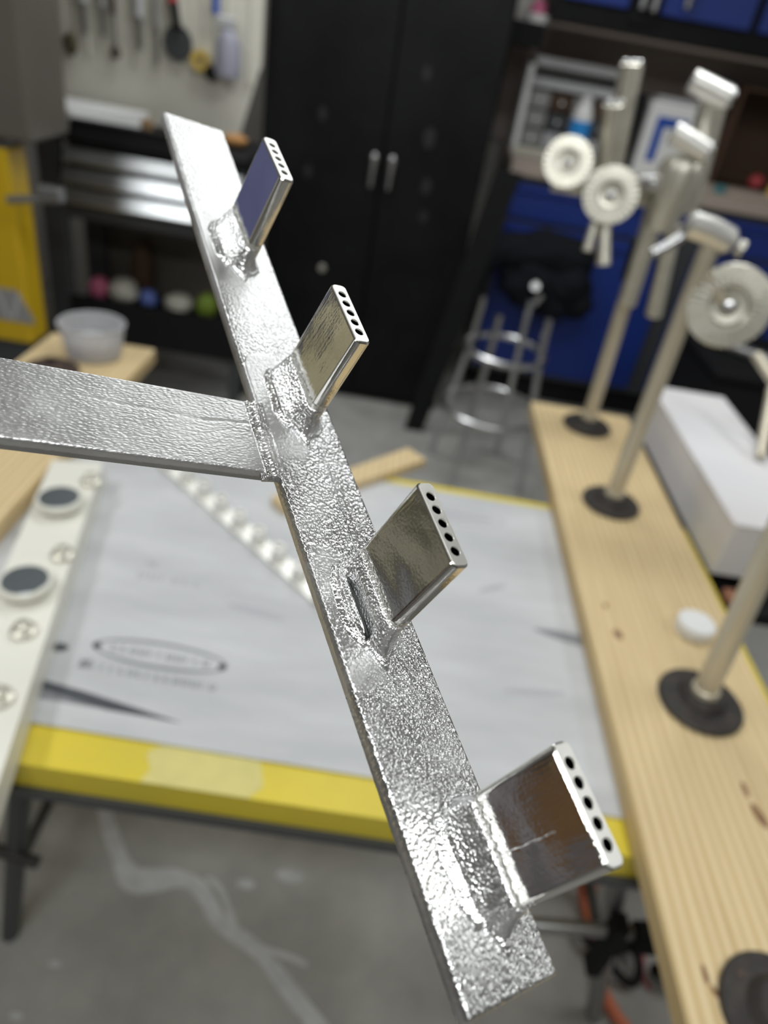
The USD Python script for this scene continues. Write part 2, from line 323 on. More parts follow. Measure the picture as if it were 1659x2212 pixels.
def plateau(X, Y):
    """low smooth pads left by the heat around each tab, 0..1"""
    P = np.zeros_like(X)
    for (s, u), wt in zip(TABS, (1.0, 1.0, 0.65, 0.12)):
        w = 0.0022 * (noise(np.stack([X * 260, Y * 260, 0 * X], -1), 5) - 0.5)
        d = np.sqrt(((X - (u - 0.006)) / 0.0125) ** 2 + ((Y - s + 0.003) / 0.0245) ** 2) + w / 0.012
        P = np.maximum(P, wt * np.clip((1.03 - d) / 0.06, 0, 1))
    return P
def bar_top(X, Y):
    p = np.stack([X, Y, 0 * X], -1)
    z = 0.00010 * (fbm(p * 110, 2, 1) - 0.5) + 0.00018 * plateau(X, Y)
    # a scored groove running along the middle of the bar between the arm and the third tab
    g = np.exp(-((X - (0.021 + 0.05 * (Y - 0.15))) / 0.0012) ** 2) * np.clip((Y - 0.118) / 0.01, 0, 1) * np.clip((0.172 - Y) / 0.01, 0, 1)
    return z - 0.0005 * g
def bar_side(r): return 0.00006 * (noise(r * np.array([1, 700, 1]) + 3, 8) - 0.5)[:, None] * np.array([[1, 0.2]])
bm = slab(0, BW, 0, BL, 56, 640, bar_top, BT, side=bar_side)
pol = np.clip(plateau(bm.vertices[:, 0], bm.vertices[:, 1]) * 0.75 + 0.5 * np.clip((bm.vertices[:, 1] - 0.19) / 0.06, 0, 1) + 0.45 * (bm.vertices[:, 2] < -0.002), 0, 1)
bm.vertices = bend(bm.vertices)
def with_polish(prim, val):
    UsdGeom.PrimvarsAPI(UsdGeom.Mesh(prim)).CreatePrimvar('polish', Sdf.ValueTypeNames.FloatArray, 'vertex').Set(Vt.FloatArray.FromNumpy(np.asarray(val, np.float32)))
    return prim
with_polish(obj('flat_bar', bm, bar_m, bracket, True), pol)
# cross arm: built along its own axis, then turned into place
AL = 0.26
def arm_top(X, Y):
    p = np.stack([X, Y, 0 * X], -1)
    z = 0.00010 * (fbm(p * np.array([60, 130, 1]), 2, 11) - 0.5)
    for (xa, ya, xb, yb, dpt) in [(0.001, -0.006, 0.024, -0.0035, 0.00045), (0.024, -0.0035, 0.062, -0.0052, 0.0002), (0.012, -0.002, 0.032, 0.006, 0.0001)]:
        t = np.clip((X - xa) / (xb - xa), 0, 1); y = ya + (yb - ya) * t + 0.0002 * np.sin(X * 300)
        z -= dpt * np.exp(-((Y - y) / 0.00035) ** 2) * (X > xa) * (X < xb)
    return z
am = slab(0.0, AL, -ARM_W / 2, ARM_W / 2, 420, 60, arm_top, BT)
am.apply_transform(trimesh.transformations.rotation_matrix(PI, [0, 0, 1]))          # now runs towards -x
am.apply_transform(trimesh.transformations.rotation_matrix(ARM_A, [0, 0, 1]))
am.apply_translation([0.0012, ARM_S, -0.0028])
V = np.array(am.vertices)
with_polish(obj('cross_arm', am, arm_m, bracket, True), 0.25 + 0.4 * (V[:, 2] < -0.0045))

def tilt_e(a, b): return affinity.scale(Point(0, 0).buffer(1, 24), a, b)
def rrect(w, h, r, n=8):
    return Polygon([(-w / 2 + r, -h / 2 + r), (w / 2 - r, -h / 2 + r), (w / 2 - r, h / 2 - r), (-w / 2 + r, h / 2 - r)]).buffer(r, quad_segs=n)
import manifold3d as m3
def nozzle_tab():
    """rounded flat tab standing on z = 0, x across (thickness), y along, with five drilled holes in its end"""
    r = 0.0021
    def layer(off, z0, z1):
        q = rrect(TT - 2 * off, TWd - 2 * off, max(r - off, 0.0006), 8)
        cs = m3.CrossSection([np.array(q.exterior.coords)[:-1][::-1 if not q.exterior.is_ccw else 1]]); return cs.extrude(z1 - z0).translate([0, 0, z0])
    a = layer(0, -0.002, TH - 0.0007); b = layer(0.0006, TH - 0.0010, TH)
    m = m3.Manifold.batch_hull([a, b])
    for k in range(5):
        y = (-2 + k) * 0.0046 - 0.0001
        m = m - m3.Manifold.cylinder(0.012, 0.00125, 0.00125, 28).translate([0, y, TH - 0.0118]) - m3.Manifold.cylinder(0.0009, 0.00115, 0.0017, 28).translate([0, y, TH - 0.00075])
    return m
TABM = nozzle_tab().to_mesh(); TABM = trimesh.Trimesh(TABM.vert_properties[:, :3], TABM.tri_verts, process=False)
def weld(s, u, k):
    """fillet and rippled bead round the foot of a tab, as one closed height field on the bar"""
    h = 0.00034; ext_f, ext_b, ext_s = 0.0088, 0.0050, 0.0085
    xs = np.arange(u - ext_f - 0.001, u + TT + ext_b, h); ys = np.arange(s - TWd / 2 - ext_s - 0.002, s + TWd / 2 + ext_s, h)
    X, Y = np.meshgrid(xs, ys, indexing='ij')
    cx = u + TT / 2; r = 0.0021
    qx, qy = np.abs(X - cx) - (TT / 2 - r), np.abs(Y - s) - (TWd / 2 - r)
    d = np.hypot(np.maximum(qx, 0), np.maximum(qy, 0)) + np.minimum(np.maximum(qx, qy), 0) - r
    a = (Y - s) / (TWd / 2)
    # reach of the fillet: widest on the front, pointed beyond the near end, tight at the back
    front = np.clip((cx - X) / (TT / 2), -1, 1)
    reach = np.where(front > 0, ext_f - (ext_f - 0.0035) * np.clip(np.abs(a) - 0.55, 0, 1) / 0.75 + 0 * a, ext_b * 0.8)
    reach = np.where(Y < s - TWd / 2, 0.0035 + 0.0048 * np.exp(-((X - (u + 0.0005)) / 0.0028) ** 2), reach)
    reach = np.where(Y > s + TWd / 2, 0.0032, reach)
    reach = reach * (1 + 0.12 * (noise(np.stack([X * 150, Y * 150, 0 * X + k], -1), 3) - 0.5))
    t = np.clip(d / reach, -0.2, 1.05)
    z = 0.0098 * np.clip(1 - np.clip(t, 0, 1), 0, 1) ** 1.9 * np.where(front > -0.5, 1.0, 0.6)
    if k >= 2: z = np.where(t < 0.12, z, z)
    bead = np.clip(1 - ((t - 0.80) / 0.20) ** 2, 0, 1) * 0.00075
    along = Y + 0.6 * X
    rip = 0.5 + 0.5 * np.sin(2 * PI * along / 0.00135 + 5 * noise(np.stack([X * 400, Y * 400, 0 * X], -1), 9))
    z += bead * (0.75 + 0.35 * rip) - 0.0007 * np.exp(-((t - 0.60) / 0.045) ** 2) - 0.0004 * np.exp(-((t - 0.78) / 0.03) ** 2) + 0.0001
    z += 0.00022 * (noise(np.stack([X * 800, Y * 800, 0 * X], -1), 21 + k) - 0.5)
    if k == 2:                                        # the open slit where the third tab's fillet did not fuse
        z -= 0.0085 * np.exp(-((X - (u - 0.0026)) / 0.0008) ** 4) * np.exp(-((Y - s + 0.002) / 0.0100) ** 6)
        z = np.maximum(z, 0.0002)
    keep = (t < 1.02) & (d > -0.0012)
    z = np.where(t >= 0.999, -0.0006, z)
    I = -np.ones(X.shape, int); I[keep] = np.arange(keep.sum())
    P = np.stack([X, Y, z], -1)[keep]
    q = np.stack([I[:-1, :-1], I[1:, :-1], I[1:, 1:], I[:-1, 1:]], -1).reshape(-1, 4); q = q[(q >= 0).all(1)]
    F = np.vstack([q[:, [0, 1, 2]], q[:, [0, 2, 3]]]); n = len(P)
    low = P.copy(); low[:, 2] = -0.0012
    e = np.sort(np.vstack([F[:, [0, 1]], F[:, [1, 2]], F[:, [2, 0]]]), 1); ee = np.vstack([F[:, [0, 1]], F[:, [1, 2]], F[:, [2, 0]]])
    _, inv, cnt = np.unique(e, axis=0, return_inverse=True, return_counts=True)
    B = ee[cnt[inv.ravel()] == 1]
    F = np.vstack([F, F[:, ::-1] + n, np.stack([B[:, 1], B[:, 0], B[:, 0] + n], 1), np.stack([B[:, 1], B[:, 0] + n, B[:, 1] + n], 1)])
    return trimesh.Trimesh(np.vstack([P, low]), F, process=False)
for k, (s, u) in enumerate(TABS):
    m = TABM.copy(); v = np.array(m.vertices)
    off = np.array([u + TT / 2, s, 0]) + bend(np.array([[0, s, 0.0]]))[0] * np.array([1, 0, 1])
    v[:, 0] += 0.0028 * v[:, 2] / TH; v[:, 1] += 0.0019 * v[:, 2] / TH
    m.vertices = v
    p = obj('nozzle_tab', m, tab_m, bracket, 30)
    UsdGeom.Xformable(p).AddTranslateOp().Set(Gf.Vec3d(*map(float, off)))
    wm = weld(s, u, k); wm.vertices = bend(wm.vertices)
    with_polish(obj('weld_bead', wm, weld_m, bracket, True), np.full(len(wm.vertices), 0.15))
def seam():
    """weld where the arm meets the bar's edge"""
    h = 0.0004; xs = np.arange(-0.0062, 0.0030, h); ys = np.arange(ARM_S - ARM_W / 2 - 0.002, ARM_S + ARM_W / 2 + 0.001, h)
    X, Y = np.meshgrid(xs, ys, indexing='ij'); t = np.abs(X + 0.0012) / 0.0042
    z = 0.0008 * np.clip(1 - t ** 2, 0, 1) - 0.0006 * np.exp(-((X + 0.0025) / 0.0005) ** 2) - 0.0005 * np.exp(-((X - 0.0002) / 0.0004) ** 2)
    z += 0.0003 * np.sin(2 * PI * (Y + 0.5 * X) / 0.0014) * (np.abs(X + 0.003) < 0.0015) + 0.00014 * (noise(np.stack([X * 500, Y * 500, 0 * X], -1), 31) - 0.5)
    z = np.where((t > 0.97), -0.0012, z)
    edge = (Y < ys[1]) | (Y > ys[-2]); z = np.where(edge, -0.0012, z)
    I = np.arange(X.size).reshape(X.shape); P = np.stack([X, Y, z], -1).reshape(-1, 3)
    F = np.vstack([np.stack([I[:-1, :-1], I[1:, :-1], I[1:, 1:]], -1).reshape(-1, 3), np.stack([I[:-1, :-1], I[1:, 1:], I[:-1, 1:]], -1).reshape(-1, 3)])
    n = len(P); low = P.copy(); low[:, 2] = -0.0022
    loop = np.r_[I[:-1, 0], I[-1, :-1], I[:0:-1, -1], I[0, :0:-1]]; l2 = np.roll(loop, -1)
    F = np.vstack([F, F[:, ::-1] + n, np.stack([loop, loop + n, l2 + n], 1), np.stack([loop, l2 + n, l2], 1)])
    m = trimesh.Trimesh(np.vstack([P, low]), F, process=False); m.vertices = bend(m.vertices); return m
gap = ext(affinity.translate(tilt_e(0.00075, 0.0098), TABS[2][1] - 0.0026, TABS[2][0] - 0.002), 0.0014, 0.0006); gap.vertices = bend(gap.vertices)
obj('weld_gap', gap, hole_dark, bracket, False, label='dark unfused slit in the weld of the third tab')
sr = tube([(TABS[3][1] + 0.0028 * n_ / TH, TABS[3][0] - 0.0010 + 0.00012 * math.sin(n_ * 900), n_) for n_ in np.linspace(0.009, 0.031, 40)], 0.00010 + 0.00016 * noise(np.linspace(0, 14, 40)[:, None] * np.ones(3), 4), 8)
obj('seam_ridge', sr, weld_m, bracket, True, label='fine seam across the face of the nearest tab')
wm = seam(); with_polish(obj('weld_bead', wm, weld_m, bracket, True), np.full(len(wm.vertices), 0.3))

# ------------------------------------------------------------------ the work table
TZ = 0.76
table = thing('work_table', 'yellow topped work table with splayed grey legs under the printed white sheet', 'work table', (0, 0.9, 0))
top2 = Polygon([(-0.93, 0.515), (0.697, 0.505), (0.692, 1.292), (-0.93, 1.318)])
tp = ext(top2.buffer(-0.012).buffer(0.012), 0.045, TZ - 0.046)
part('tabletop', tp, yellow, table, 25)
lip = ext(Polygon([(-0.93, 0.507), (0.70, 0.497), (0.70, 0.520), (-0.93, 0.530)]), 0.014, TZ - 0.058)
part('edge_rail', lip, steel_dark, table, 25, label='dark rail under the near edge')
part('worn_patch', ext(Polygon([(-0.205, 0.512), (-0.09, 0.512), (-0.075, 0.53), (-0.088, 0.57), (-0.14, 0.574), (-0.185, 0.572), (-0.21, 0.55), (-0.198, 0.53)]).buffer(0.008).intersection(top2), 0.0006, TZ - 0.001), yellow_worn, table, False, label='pale worn patch in the yellow paint')
for sx, sy in ((-1, -1), (1, -1), (-1, 1), (1, 1)):
    tx, bx_ = (-0.40, -0.545) if sx < 0 else (0.43, 0.615)
    ty, by = (0.60, 0.64) if sy < 0 else (1.22, 1.20)
    part('leg', rod((tx, ty, 0.715), (bx_, by, 0.0), 0.016), steel_dark if sx < 0 else steel_grey, table)
part('crossbar', rod((-0.70, 0.62, 0.405), (-0.43, 0.605, 0.350), 0.010), iron, table)
part('leg_brace', rod((-0.50, 0.62, 0.25), (-0.50, 1.21, 0.25), 0.010), steel_dark, table)
part('leg_brace', rod((0.55, 0.62, 0.25), (0.55, 1.21, 0.25), 0.010), steel_dark, table)

sheet = thing('printed_sheet', 'white wrapped board with faint grey oval emblem and dark swooshes on the yellow table', 'sheet', (0, 0.9, TZ))
sp = Polygon([(-0.90, 0.577), (0.66, 0.553), (0.66, 1.268), (-0.90, 1.296)])
part('board', ext(sp.buffer(-0.01).buffer(0.01), 0.0026, TZ - 0.0001), sheet_m, sheet, 25)
ZP = TZ + 0.0025
def flat(poly, m, name='print_mark', z=ZP, h=0.0004): return part(name, ext(poly, h, z), m, sheet, False)
def tilt_ellipse(cx, cy, a, b, ang=0): return affinity.translate(affinity.rotate(affinity.scale(Point(0, 0).buffer(1, 48), a, b), ang, origin=(0, 0)), cx, cy)
def lens(p, q, bulge, n=24):
    p, q = np.array(p), np.array(q); d = q - p; nrm = np.array([-d[1], d[0]]) / np.linalg.norm(d); t = np.linspace(0, 1, n)
    up = [tuple(p + d * x + nrm * bulge[0] * 4 * x * (1 - x)) for x in t]; dn = [tuple(p + d * x + nrm * bulge[1] * 4 * x * (1 - x)) for x in t[::-1]]
    return Polygon(up + dn[1:-1]).buffer(0)
# oval emblem: two outlines with a row of small dark strokes between, and a line of blurred strokes under it
E1 = tilt_ellipse(-0.253, 0.710, 0.097, 0.025, -1.5)
flat(E1.difference(tilt_ellipse(-0.253, 0.710, 0.094, 0.0195, -1.5)), print_mid, 'oval_emblem')
flat(tilt_ellipse(-0.345, 0.711, 0.006, 0.0065).union(tilt_ellipse(-0.163, 0.706, 0.006, 0.0065)), print_dark, 'oval_emblem')
def strokes(x0, y0, x1, y1, hgt, n, seed):
    r = np.random.default_rng(seed); out = []
    for k in range(n):
        t = (k + 0.5) / n; x, y = x0 + (x1 - x0) * t, y0 + (y1 - y0) * t; w = (x1 - x0) / n
        kind = r.integers(0, 3)
        out.append(Polygon([(x - w * 0.38, y), (x - w * 0.16, y), (x - w * 0.16, y + hgt), (x - w * 0.38, y + hgt)]))
        if kind > 0: out.append(Polygon([(x - w * 0.3, y), (x + w * 0.3, y), (x + w * 0.3, y + hgt * 0.22), (x - w * 0.3, y + hgt * 0.22)]))
        if kind > 1: out.append(Polygon([(x + w * 0.12, y), (x + w * 0.32, y), (x + w * 0.32, y + hgt), (x + w * 0.12, y + hgt)]))
    return unary_union(out)
flat(strokes(-0.325, 0.706, -0.18, 0.703, 0.011, 11, 1), print_mid, 'lettering')
flat(strokes(-0.352, 0.668, -0.160, 0.6615, 0.010, 15, 2).union(Polygon([(-0.355, .667), (-.34, .667), (-.34, .682), (-.355, .682)])), print_mid, 'lettering')
# dark swooshes
flat(Polygon([(-0.42, 0.641), (-0.33, 0.628), (-0.26, 0.615), (-0.19, 0.601), (-0.29, 0.604), (-0.34, 0.612), (-0.42, 0.629)]), print_dark, 'swoosh')
flat(Polygon([(-0.42, 0.6285), (-0.345, 0.6118), (-0.30, 0.605), (-0.42, 0.607)]), print_mid, 'swoosh')
flat(tilt_ellipse(-0.392, 0.697, 0.012, 0.008), print_dark, 'swoosh')
flat(lens((0.312, 0.891), (0.46, 0.872), (0.012, -0.014)), print_mid, 'swoosh')
flat(tilt_ellipse(0.19, 1.195, 0.10, 0.028).difference(tilt_ellipse(0.19, 1.195, 0.096, 0.023)), print_pale, 'oval_emblem')
flat(tilt_ellipse(0.19, 1.195, 0.075, 0.010), print_pale, 'oval_emblem')
flat(strokes(-0.345, 0.866, -0.235, 0.864, 0.016, 6, 5), print_pale, 'lettering')
for e_ in [(-0.33, 0.905, 0.010, 0.006, 0), (-0.14, 0.83, 0.05, 0.006, -8), (0.25, 0.98, 0.03, 0.006, 30), (0.30, 0.75, 0.05, 0.006, 8)]: flat(tilt_ellipse(*e_), print_pale, 'swoosh')

# ------------------------------------------------------------------ planks
def plank(x0, x1, y0, y1, label):
    t = thing('wood_plank', label, 'wood plank', ((x0 + x1) / 2, (y0 + y1) / 2, TZ + 0.0026))
    ox, oy = (x0 + x1) / 2, (y0 + y1) / 2
    part('board', bx(x0, x1, y0, y1, TZ + 0.0026, 0.80, 0.004), pine, t, 30)
    return t
pr = plank(0.393, 0.655, -0.05, 1.735, 'long pine plank on the table right side carrying a row of pipe stands')
for (x, y, a, b, ang) in [(0.441, 0.867, 0.007, 0.012, 10), (0.434, 0.935, 0.004, 0.006, 0), (0.560, 0.563, 0.006, 0.018, 12), (0.555, 0.60, 0.004, 0.012, 0), (0.425, 0.362, 0.003, 0.010, 0), (0.43, 0.347, 0.003, 0.006, 20)]:
    part('knot', ext(tilt_ellipse(x, y, a, b, ang), 0.0003, 0.7999), knot_m, pr, False)
pl = plank(-0.835, -0.577, 0.10, 1.67, 'pine plank on the table left side partly hidden by the bracket arm')

# ------------------------------------------------------------------ pipe stands
def flange(t, x, y, z0=0.80, m=iron, r=0.060):
    f = part('flange', lathe([(0, 0), (r - 0.002, 0), (r, 0.002), (r, 0.007), (r - 0.003, 0.010), (0.036, 0.0115), (0.030, 0.022), (0.026, 0.025), (0.0168, 0.025), (0.0168, 0.004), (0, 0.004)], 48, (x, y, z0)), m, t)
    for k in range(4):
        a = PI / 4 + k * PI / 2
        part('screw', disc((x + 0.046 * math.cos(a), y + 0.046 * math.sin(a), z0 + 0.0095), 0.0055, 0.003, 12), iron_brown, f)
def pipe(t, p, q, r=0.0166):
    part('pipe', rod(p, q, r, 24), galv, t)
    d = np.array(q, float) - np.array(p, float); d /= np.linalg.norm(d)
    part('thread_collar', rod(np.array(p) + d * 0.012, np.array(p) + d * 0.030, r + 0.003, 24, 0.002), galv, t)
def serrated_disc(t, c, r, zdir, teeth=26):
    """round silver head with a toothed rim, a dished face and a central boss"""
    x, y, z = frame(zdir); d = part('serrated_disc', lathe([(0, -0.014), (r * 0.5, -0.014), (r * 0.92, -0.010), (r, -0.004), (r, 0.002), (r * 0.97, 0.004), (r * 0.50, 0.004), (r * 0.46, 0.002), (r * 0.42, -0.006), (r * 0.26, -0.007), (r * 0.22, -0.004), (0, -0.004)], 56, c, zdir), disc_m, t)
    tm = []
    for k in range(teeth):
        a = 2 * PI * k / teeth; e = x * math.cos(a) + y * math.sin(a); f = np.cross(z, e)
        b = trimesh.creation.box([r * 0.42, 2 * PI * r / teeth * 0.40, 0.012]); T = np.eye(4); T[:3, :3] = np.stack([e, f, z], 1); T[:3, 3] = np.array(c) + e * r * 0.77 + z * 0.0042; b.apply_transform(T); tm.append(b)
    part('rim_teeth', cat(*tm), disc_m, d, 20); stage.GetPrimAtPath(str(d.GetPath()) + '/rim_teeth').SetCustomDataByKey('kind', 'stuff')
    part('boss', lathe([(0, -0.005), (r * 0.17, -0.005), (r * 0.17, 0.004), (r * 0.12, 0.009), (0, 0.011)], 24, c, zdir), chrome, d)
def crown_tube(t, p, q, r, m=None, crown=True):
    d = part('nozzle_tube', rod(p, q, r, 24, 0.003), m or satin, t)
    if crown:
        p, q = np.array(p, float), np.array(q, float); x, y, z = frame(q - p)
        for k in range(5):
            a = 2 * PI * k / 5; c = q + (x * math.cos(a) + y * math.sin(a)) * r * 0.62
            part('nozzle_tip', disc(c - z * 0.001, r * 0.27, 0.007, 12, z, 0.0015), chrome, d)
# far stand: a cluster of discs and upright nozzles on a bracket
A = thing('pipe_stand', 'farthest pipe stand with two small serrated discs and four upright silver nozzles', 'pipe stand', (0.523, 1.632, 0.80))
flange(A, 0.523, 1.632); pipe(A, (0.523, 1.632, 0.806), (0.505, 1.632, 1.36))
part('pipe_clamp', rod((0.512, 1.632, 1.165), (0.509, 1.632, 1.255), 0.026, 24, 0.004), black_matte, A, label='black clamp on the pipe')
part('bracket_bar', cat(bx(0.285, 0.60, 1.640, 1.646, 1.315, 1.352, 0.001)), satin, A)
serrated_disc(A, (0.405, 1.615, 1.331), 0.057, (-0.25, -1, 0.25)); serrated_disc(A, (0.302, 1.622, 1.376), 0.050, (-0.2, -1, 0.3))
part('disc_stem', rod((0.412, 1.628, 1.285), (0.431, 1.60, 1.195), 0.012, 20, r2=0.016), satin, A)
part('disc_stem', rod((0.395, 1.634, 1.29), (0.392, 1.615, 1.215), 0.010, 20, r2=0.012), satin, A)
crown_tube(A, (0.410, 1.675, 1.335), (0.384, 1.675, 1.560), 0.023); crown_tube(A, (0.400, 1.668, 1.325), (0.366, 1.650, 1.490), 0.022)
part('nozzle_tube', rod((0.575, 1.645, 1.34), (0.552, 1.640, 1.525), 0.027, 24, 0.004), satin, A)
crown_tube(A, (0.494, 1.63, 1.549), (0.572, 1.615, 1.531), 0.022, head_m)
part('nozzle_tube', lathe([(0, 0), (0.030, 0), (0.034, 0.02), (0.042, 0.07), (0.046, 0.115), (0.036, 0.135), (0.020, 0.142), (0, 0.144)], 24, (0.519, 1.60, 1.285), (0.05, 0, 1)), satin, A)
crown_tube(A, (0.478, 1.585, 1.463), (0.552, 1.57, 1.440), 0.021, head_m)
part('nozzle_tube', rod((0.455, 1.62, 1.362), (0.482, 1.585, 1.372), 0.016, 20, 0.004), chrome, A)
part('nozzle_tube', rod((0.492, 1.61, 1.362), (0.506, 1.58, 1.375), 0.010, 20, 0.003), chrome, A)
part('nozzle_tube', rod((0.505, 1.605, 1.30), (0.508, 1.60, 1.12), 0.020, 20, 0.004), satin, A)
part('nozzle_tube', rod((0.552, 1.615, 1.30), (0.575, 1.60, 1.105), 0.018, 20, 0.004), satin, A)
# second stand
B = thing('pipe_stand', 'second pipe stand with a rounded silver cap and one large serrated disc', 'pipe stand', (0.511, 1.272, 0.80))
flange(B, 0.511, 1.272); pipe(B, (0.511, 1.272, 0.806), (0.507, 1.272, 1.335))
part('cap', tube([(0.455, 1.272, 1.357), (0.460, 1.271, 1.356), (0.495, 1.270, 1.351), (0.530, 1.268, 1.341), (0.540, 1.268, 1.337)], [0.012, 0.0215, 0.023, 0.023, 0.014], 24), head_m, B)
part('cap_end', disc((0.545, 1.258, 1.336), 0.014, 0.012, 20, (0.9, -0.4, -0.2)), satin, B)
part('side_tube', tube([(0.452, 1.262, 1.336), (0.432, 1.258, 1.318), (0.412, 1.255, 1.303)], 0.0085, 16), chrome, B)
part('disc_arm', rod((0.507, 1.27, 1.285), (0.566, 1.262, 1.243), 0.014, 20), galv, B)
serrated_disc(B, (0.566, 1.245, 1.243), 0.070, (-0.28, -1, 0.28), 30)
# third stand: its top is above the frame
Cc = thing('pipe_stand', 'third pipe stand whose slanted pipe leaves the picture at the right edge', 'pipe stand', (0.537, 0.742, 0.80))
flange(Cc, 0.537, 0.742, r=0.062); pipe(Cc, (0.537, 0.742, 0.806), (0.500, 0.748, 1.30))
part('cap', tube([(0.455, 0.75, 1.32), (0.46, 0.75, 1.32), (0.50, 0.749, 1.317), (0.535, 0.748, 1.312), (0.54, 0.748, 1.312)], [0.012, 0.0215, 0.023, 0.0215, 0.012], 24), chrome, Cc)
D = thing('pipe_stand', 'nearest pipe stand with only its black flange showing at the bottom right corner', 'pipe stand', (0.490, 0.330, 0.80))
flange(D, 0.490, 0.330); pipe(D, (0.490, 0.330, 0.806), (0.600, 0.30, 1.15))
Lf = thing('pipe_stand', 'brown flange on the left plank behind the bracket arm', 'pipe flange', (-0.742, 1.455, 0.80))
flange(Lf, -0.742, 1.455, m=iron_brown)

cap = tag(obj('white_puck', lathe([(0, 0), (0.028, 0), (0.031, 0.003), (0.031, 0.020), (0.028, 0.0225), (0, 0.0225)], 36, (0.577, 0.905, 0.80)), white_plastic), 'round white plastic cap lying on the right plank', 'cap')
tub = thing('plastic_tub', 'cloudy clear plastic tub at the far end of the left plank', 'tub', (-0.695, 1.60, 0.80))
part('body', lathe([(0, 0), (0.058, 0), (0.062, 0.004), (0.074, 0.078), (0.071, 0.078), (0.059, 0.006), (0, 0.005)], 40, (-0.695, 1.58, 0.80)), tub_m, tub)
part('contents', lathe([(0, 0), (0.052, 0), (0.058, 0.03), (0, 0.034)], 32, (-0.695, 1.58, 0.806)), pale_grey, tub)
part('rim', ring((-0.695, 1.58, 0.878), 0.0735, 0.0025), pale_grey, tub)

# wood offcut lying on the table and over its far edge
d = np.array([0.101 + 0.222, 1.388 - 1.050]); d /= np.linalg.norm(d); n = np.array([-d[1], d[0]])
p0, p1 = np.array([-0.160, 1.116]), np.array([0.101, 1.388])
st = Polygon([p0 - n * 0.021, p1 - n * 0.028, p1 + n * 0.030, p0 + n * 0.021])
tag(obj('wood_stick', ext(st, 0.018, TZ + 0.0026), pine, None, 30), 'pale wood offcut lying behind the bracket over the far table edge', 'wood stick')

# ------------------------------------------------------------------ other finished pieces on the sheet
def edge_line(p, q):
    p, q = np.array(p, float), np.array(q, float); d = (q - p) / np.linalg.norm(q - p); return p, q, d, np.array([-d[1], d[0]])
p, q, d, n = edge_line((-0.489, 1.11), (-0.335, 0.40))       # right hand edge of the off-white rail, far to near
rail = thing('offwhite_rail', 'off-white rail at the left with silver discs and bolts, over the near table edge', 'metal rail', (-0.45, 0.85, TZ))
w = 0.088; q = p + d * 0.735
rp = Polygon([p, q, q + n * w, p + n * w])
if rp.centroid.x > (p[0] + q[0]) / 2: rp = Polygon([p, q, q - n * w, p - n * w])
part('rail_body', ext(rp, 0.047, TZ + 0.0026), offwhite, rail, 25)
for k, (x, y) in enumerate([(-0.500, 0.955), (-0.458, 0.750)]):
    dd = part('round_disc', lathe([(0, 0), (0.034, 0), (0.037, 0.003), (0.037, 0.012), (0.034, 0.0145), (0.031, 0.0125), (0, 0.0125)], 44, (x, y, 0.818)), offwhite, rail)
    part('disc_face', disc((x, y, 0.8295), 0.0315, 0.0022, 40), mirror_disc, dd)
    part('disc_stem', rod((x, y, 0.808), (x, y, 0.820), 0.014), offwhite, rail)
for (x, y) in [(-0.443, 0.836), (-0.424, 0.672), (-0.482, 1.040), (-0.40, 0.56)]:
    b = part('bolt', lathe([(0, 0), (0.017, 0), (0.018, 0.002), (0.017, 0.006), (0.011, 0.009), (0.010, 0.016), (0.006, 0.019), (0, 0.019)], 24, (x, y, 0.8095)), satin, rail)
p, q, d, n = edge_line((-0.435, 1.215), (-0.055, 0.868))
strip = thing('nozzle_strip', 'narrow silver strip with a row of round nozzles lying on the white sheet', 'metal strip', (-0.22, 1.03, TZ))
part('strip_bar', ext(Polygon([p, q, q + n * 0.034, p + n * 0.034]), 0.006, TZ + 0.0026), strip_m, strip, 25)
for k in range(9):
    c = p + d * (0.045 + 0.0585 * k) + n * 0.018
    t = part('round_nozzle', lathe([(0, 0), (0.0155, 0), (0.0135, 0.006), (0.0115, 0.010), (0.0115, 0.026), (0.010, 0.0275), (0.007, 0.0275), (0.007, 0.012), (0, 0.012)], 28, (c[0], c[1], TZ + 0.0085)), strip_m, strip)

# ------------------------------------------------------------------ right of the table
stand = thing('low_stand', 'black steel stand beside the table under the white box', 'stand', (0.88, 1.46, 0))
part('shelf', bx(0.725, 1.10, 1.09, 1.80, 0.685, 0.715, 0.003), black_matte, stand)
for x in (0.745, 1.08):
    for y in (1.17, 1.77): part('leg', bx(x - 0.015, x + 0.015, y - 0.015, y + 0.015, 0, 0.686, 0.002), black_matte, stand)
wb = thing('white_box', 'long white cardboard box standing right of the flanged plank', 'box', (0.80, 1.46, 0.7152))
part('body', bx(0.708, 0.905, 1.155, 1.80, 0.7455, 0.866, 0.004), foam, wb)
for y in (1.20, 1.72): part('foot', bx(0.74, 0.88, y, y + 0.05, 0.7152, 0.746, 0.003), black_matte, wb)
part('lid_flap', bx(0.706, 0.907, 1.153, 1.802, 0.8655, 0.872, 0.002), foam, wb)
tag(obj('orange_block', bx(0.735, 0.762, 1.10, 1.135, 0.7155, 0.735, 0.004), mat('dull_orange', (0.36, 0.16, 0.10), 0.6)), 'small orange block in front of the white box', 'block')
stage.GetPrimAtPath('/World/orange_block').SetCustomDataByKey('label', 'small orange block under the near end of the white box')
roll = tag(obj('black_roll', rod((0.985, 1.55, 0.770), (1.09, 1.72, 0.770), 0.055, 28, 0.006), black_matte), 'black roll lying beside the white box at the right edge', 'roll')
tee = thing('pipe_tee', 'bare pipe tee leaning on the white box at the right edge', 'pipe tee', (0.88, 1.50, 0.872))
part('stem', rod((0.862, 1.44, 0.884), (0.905, 1.60, 0.99), 0.012, 20), galv, tee)
part('run', rod((0.875, 1.68, 1.035), (0.955, 1.53, 0.955), 0.013, 20), galv, tee)
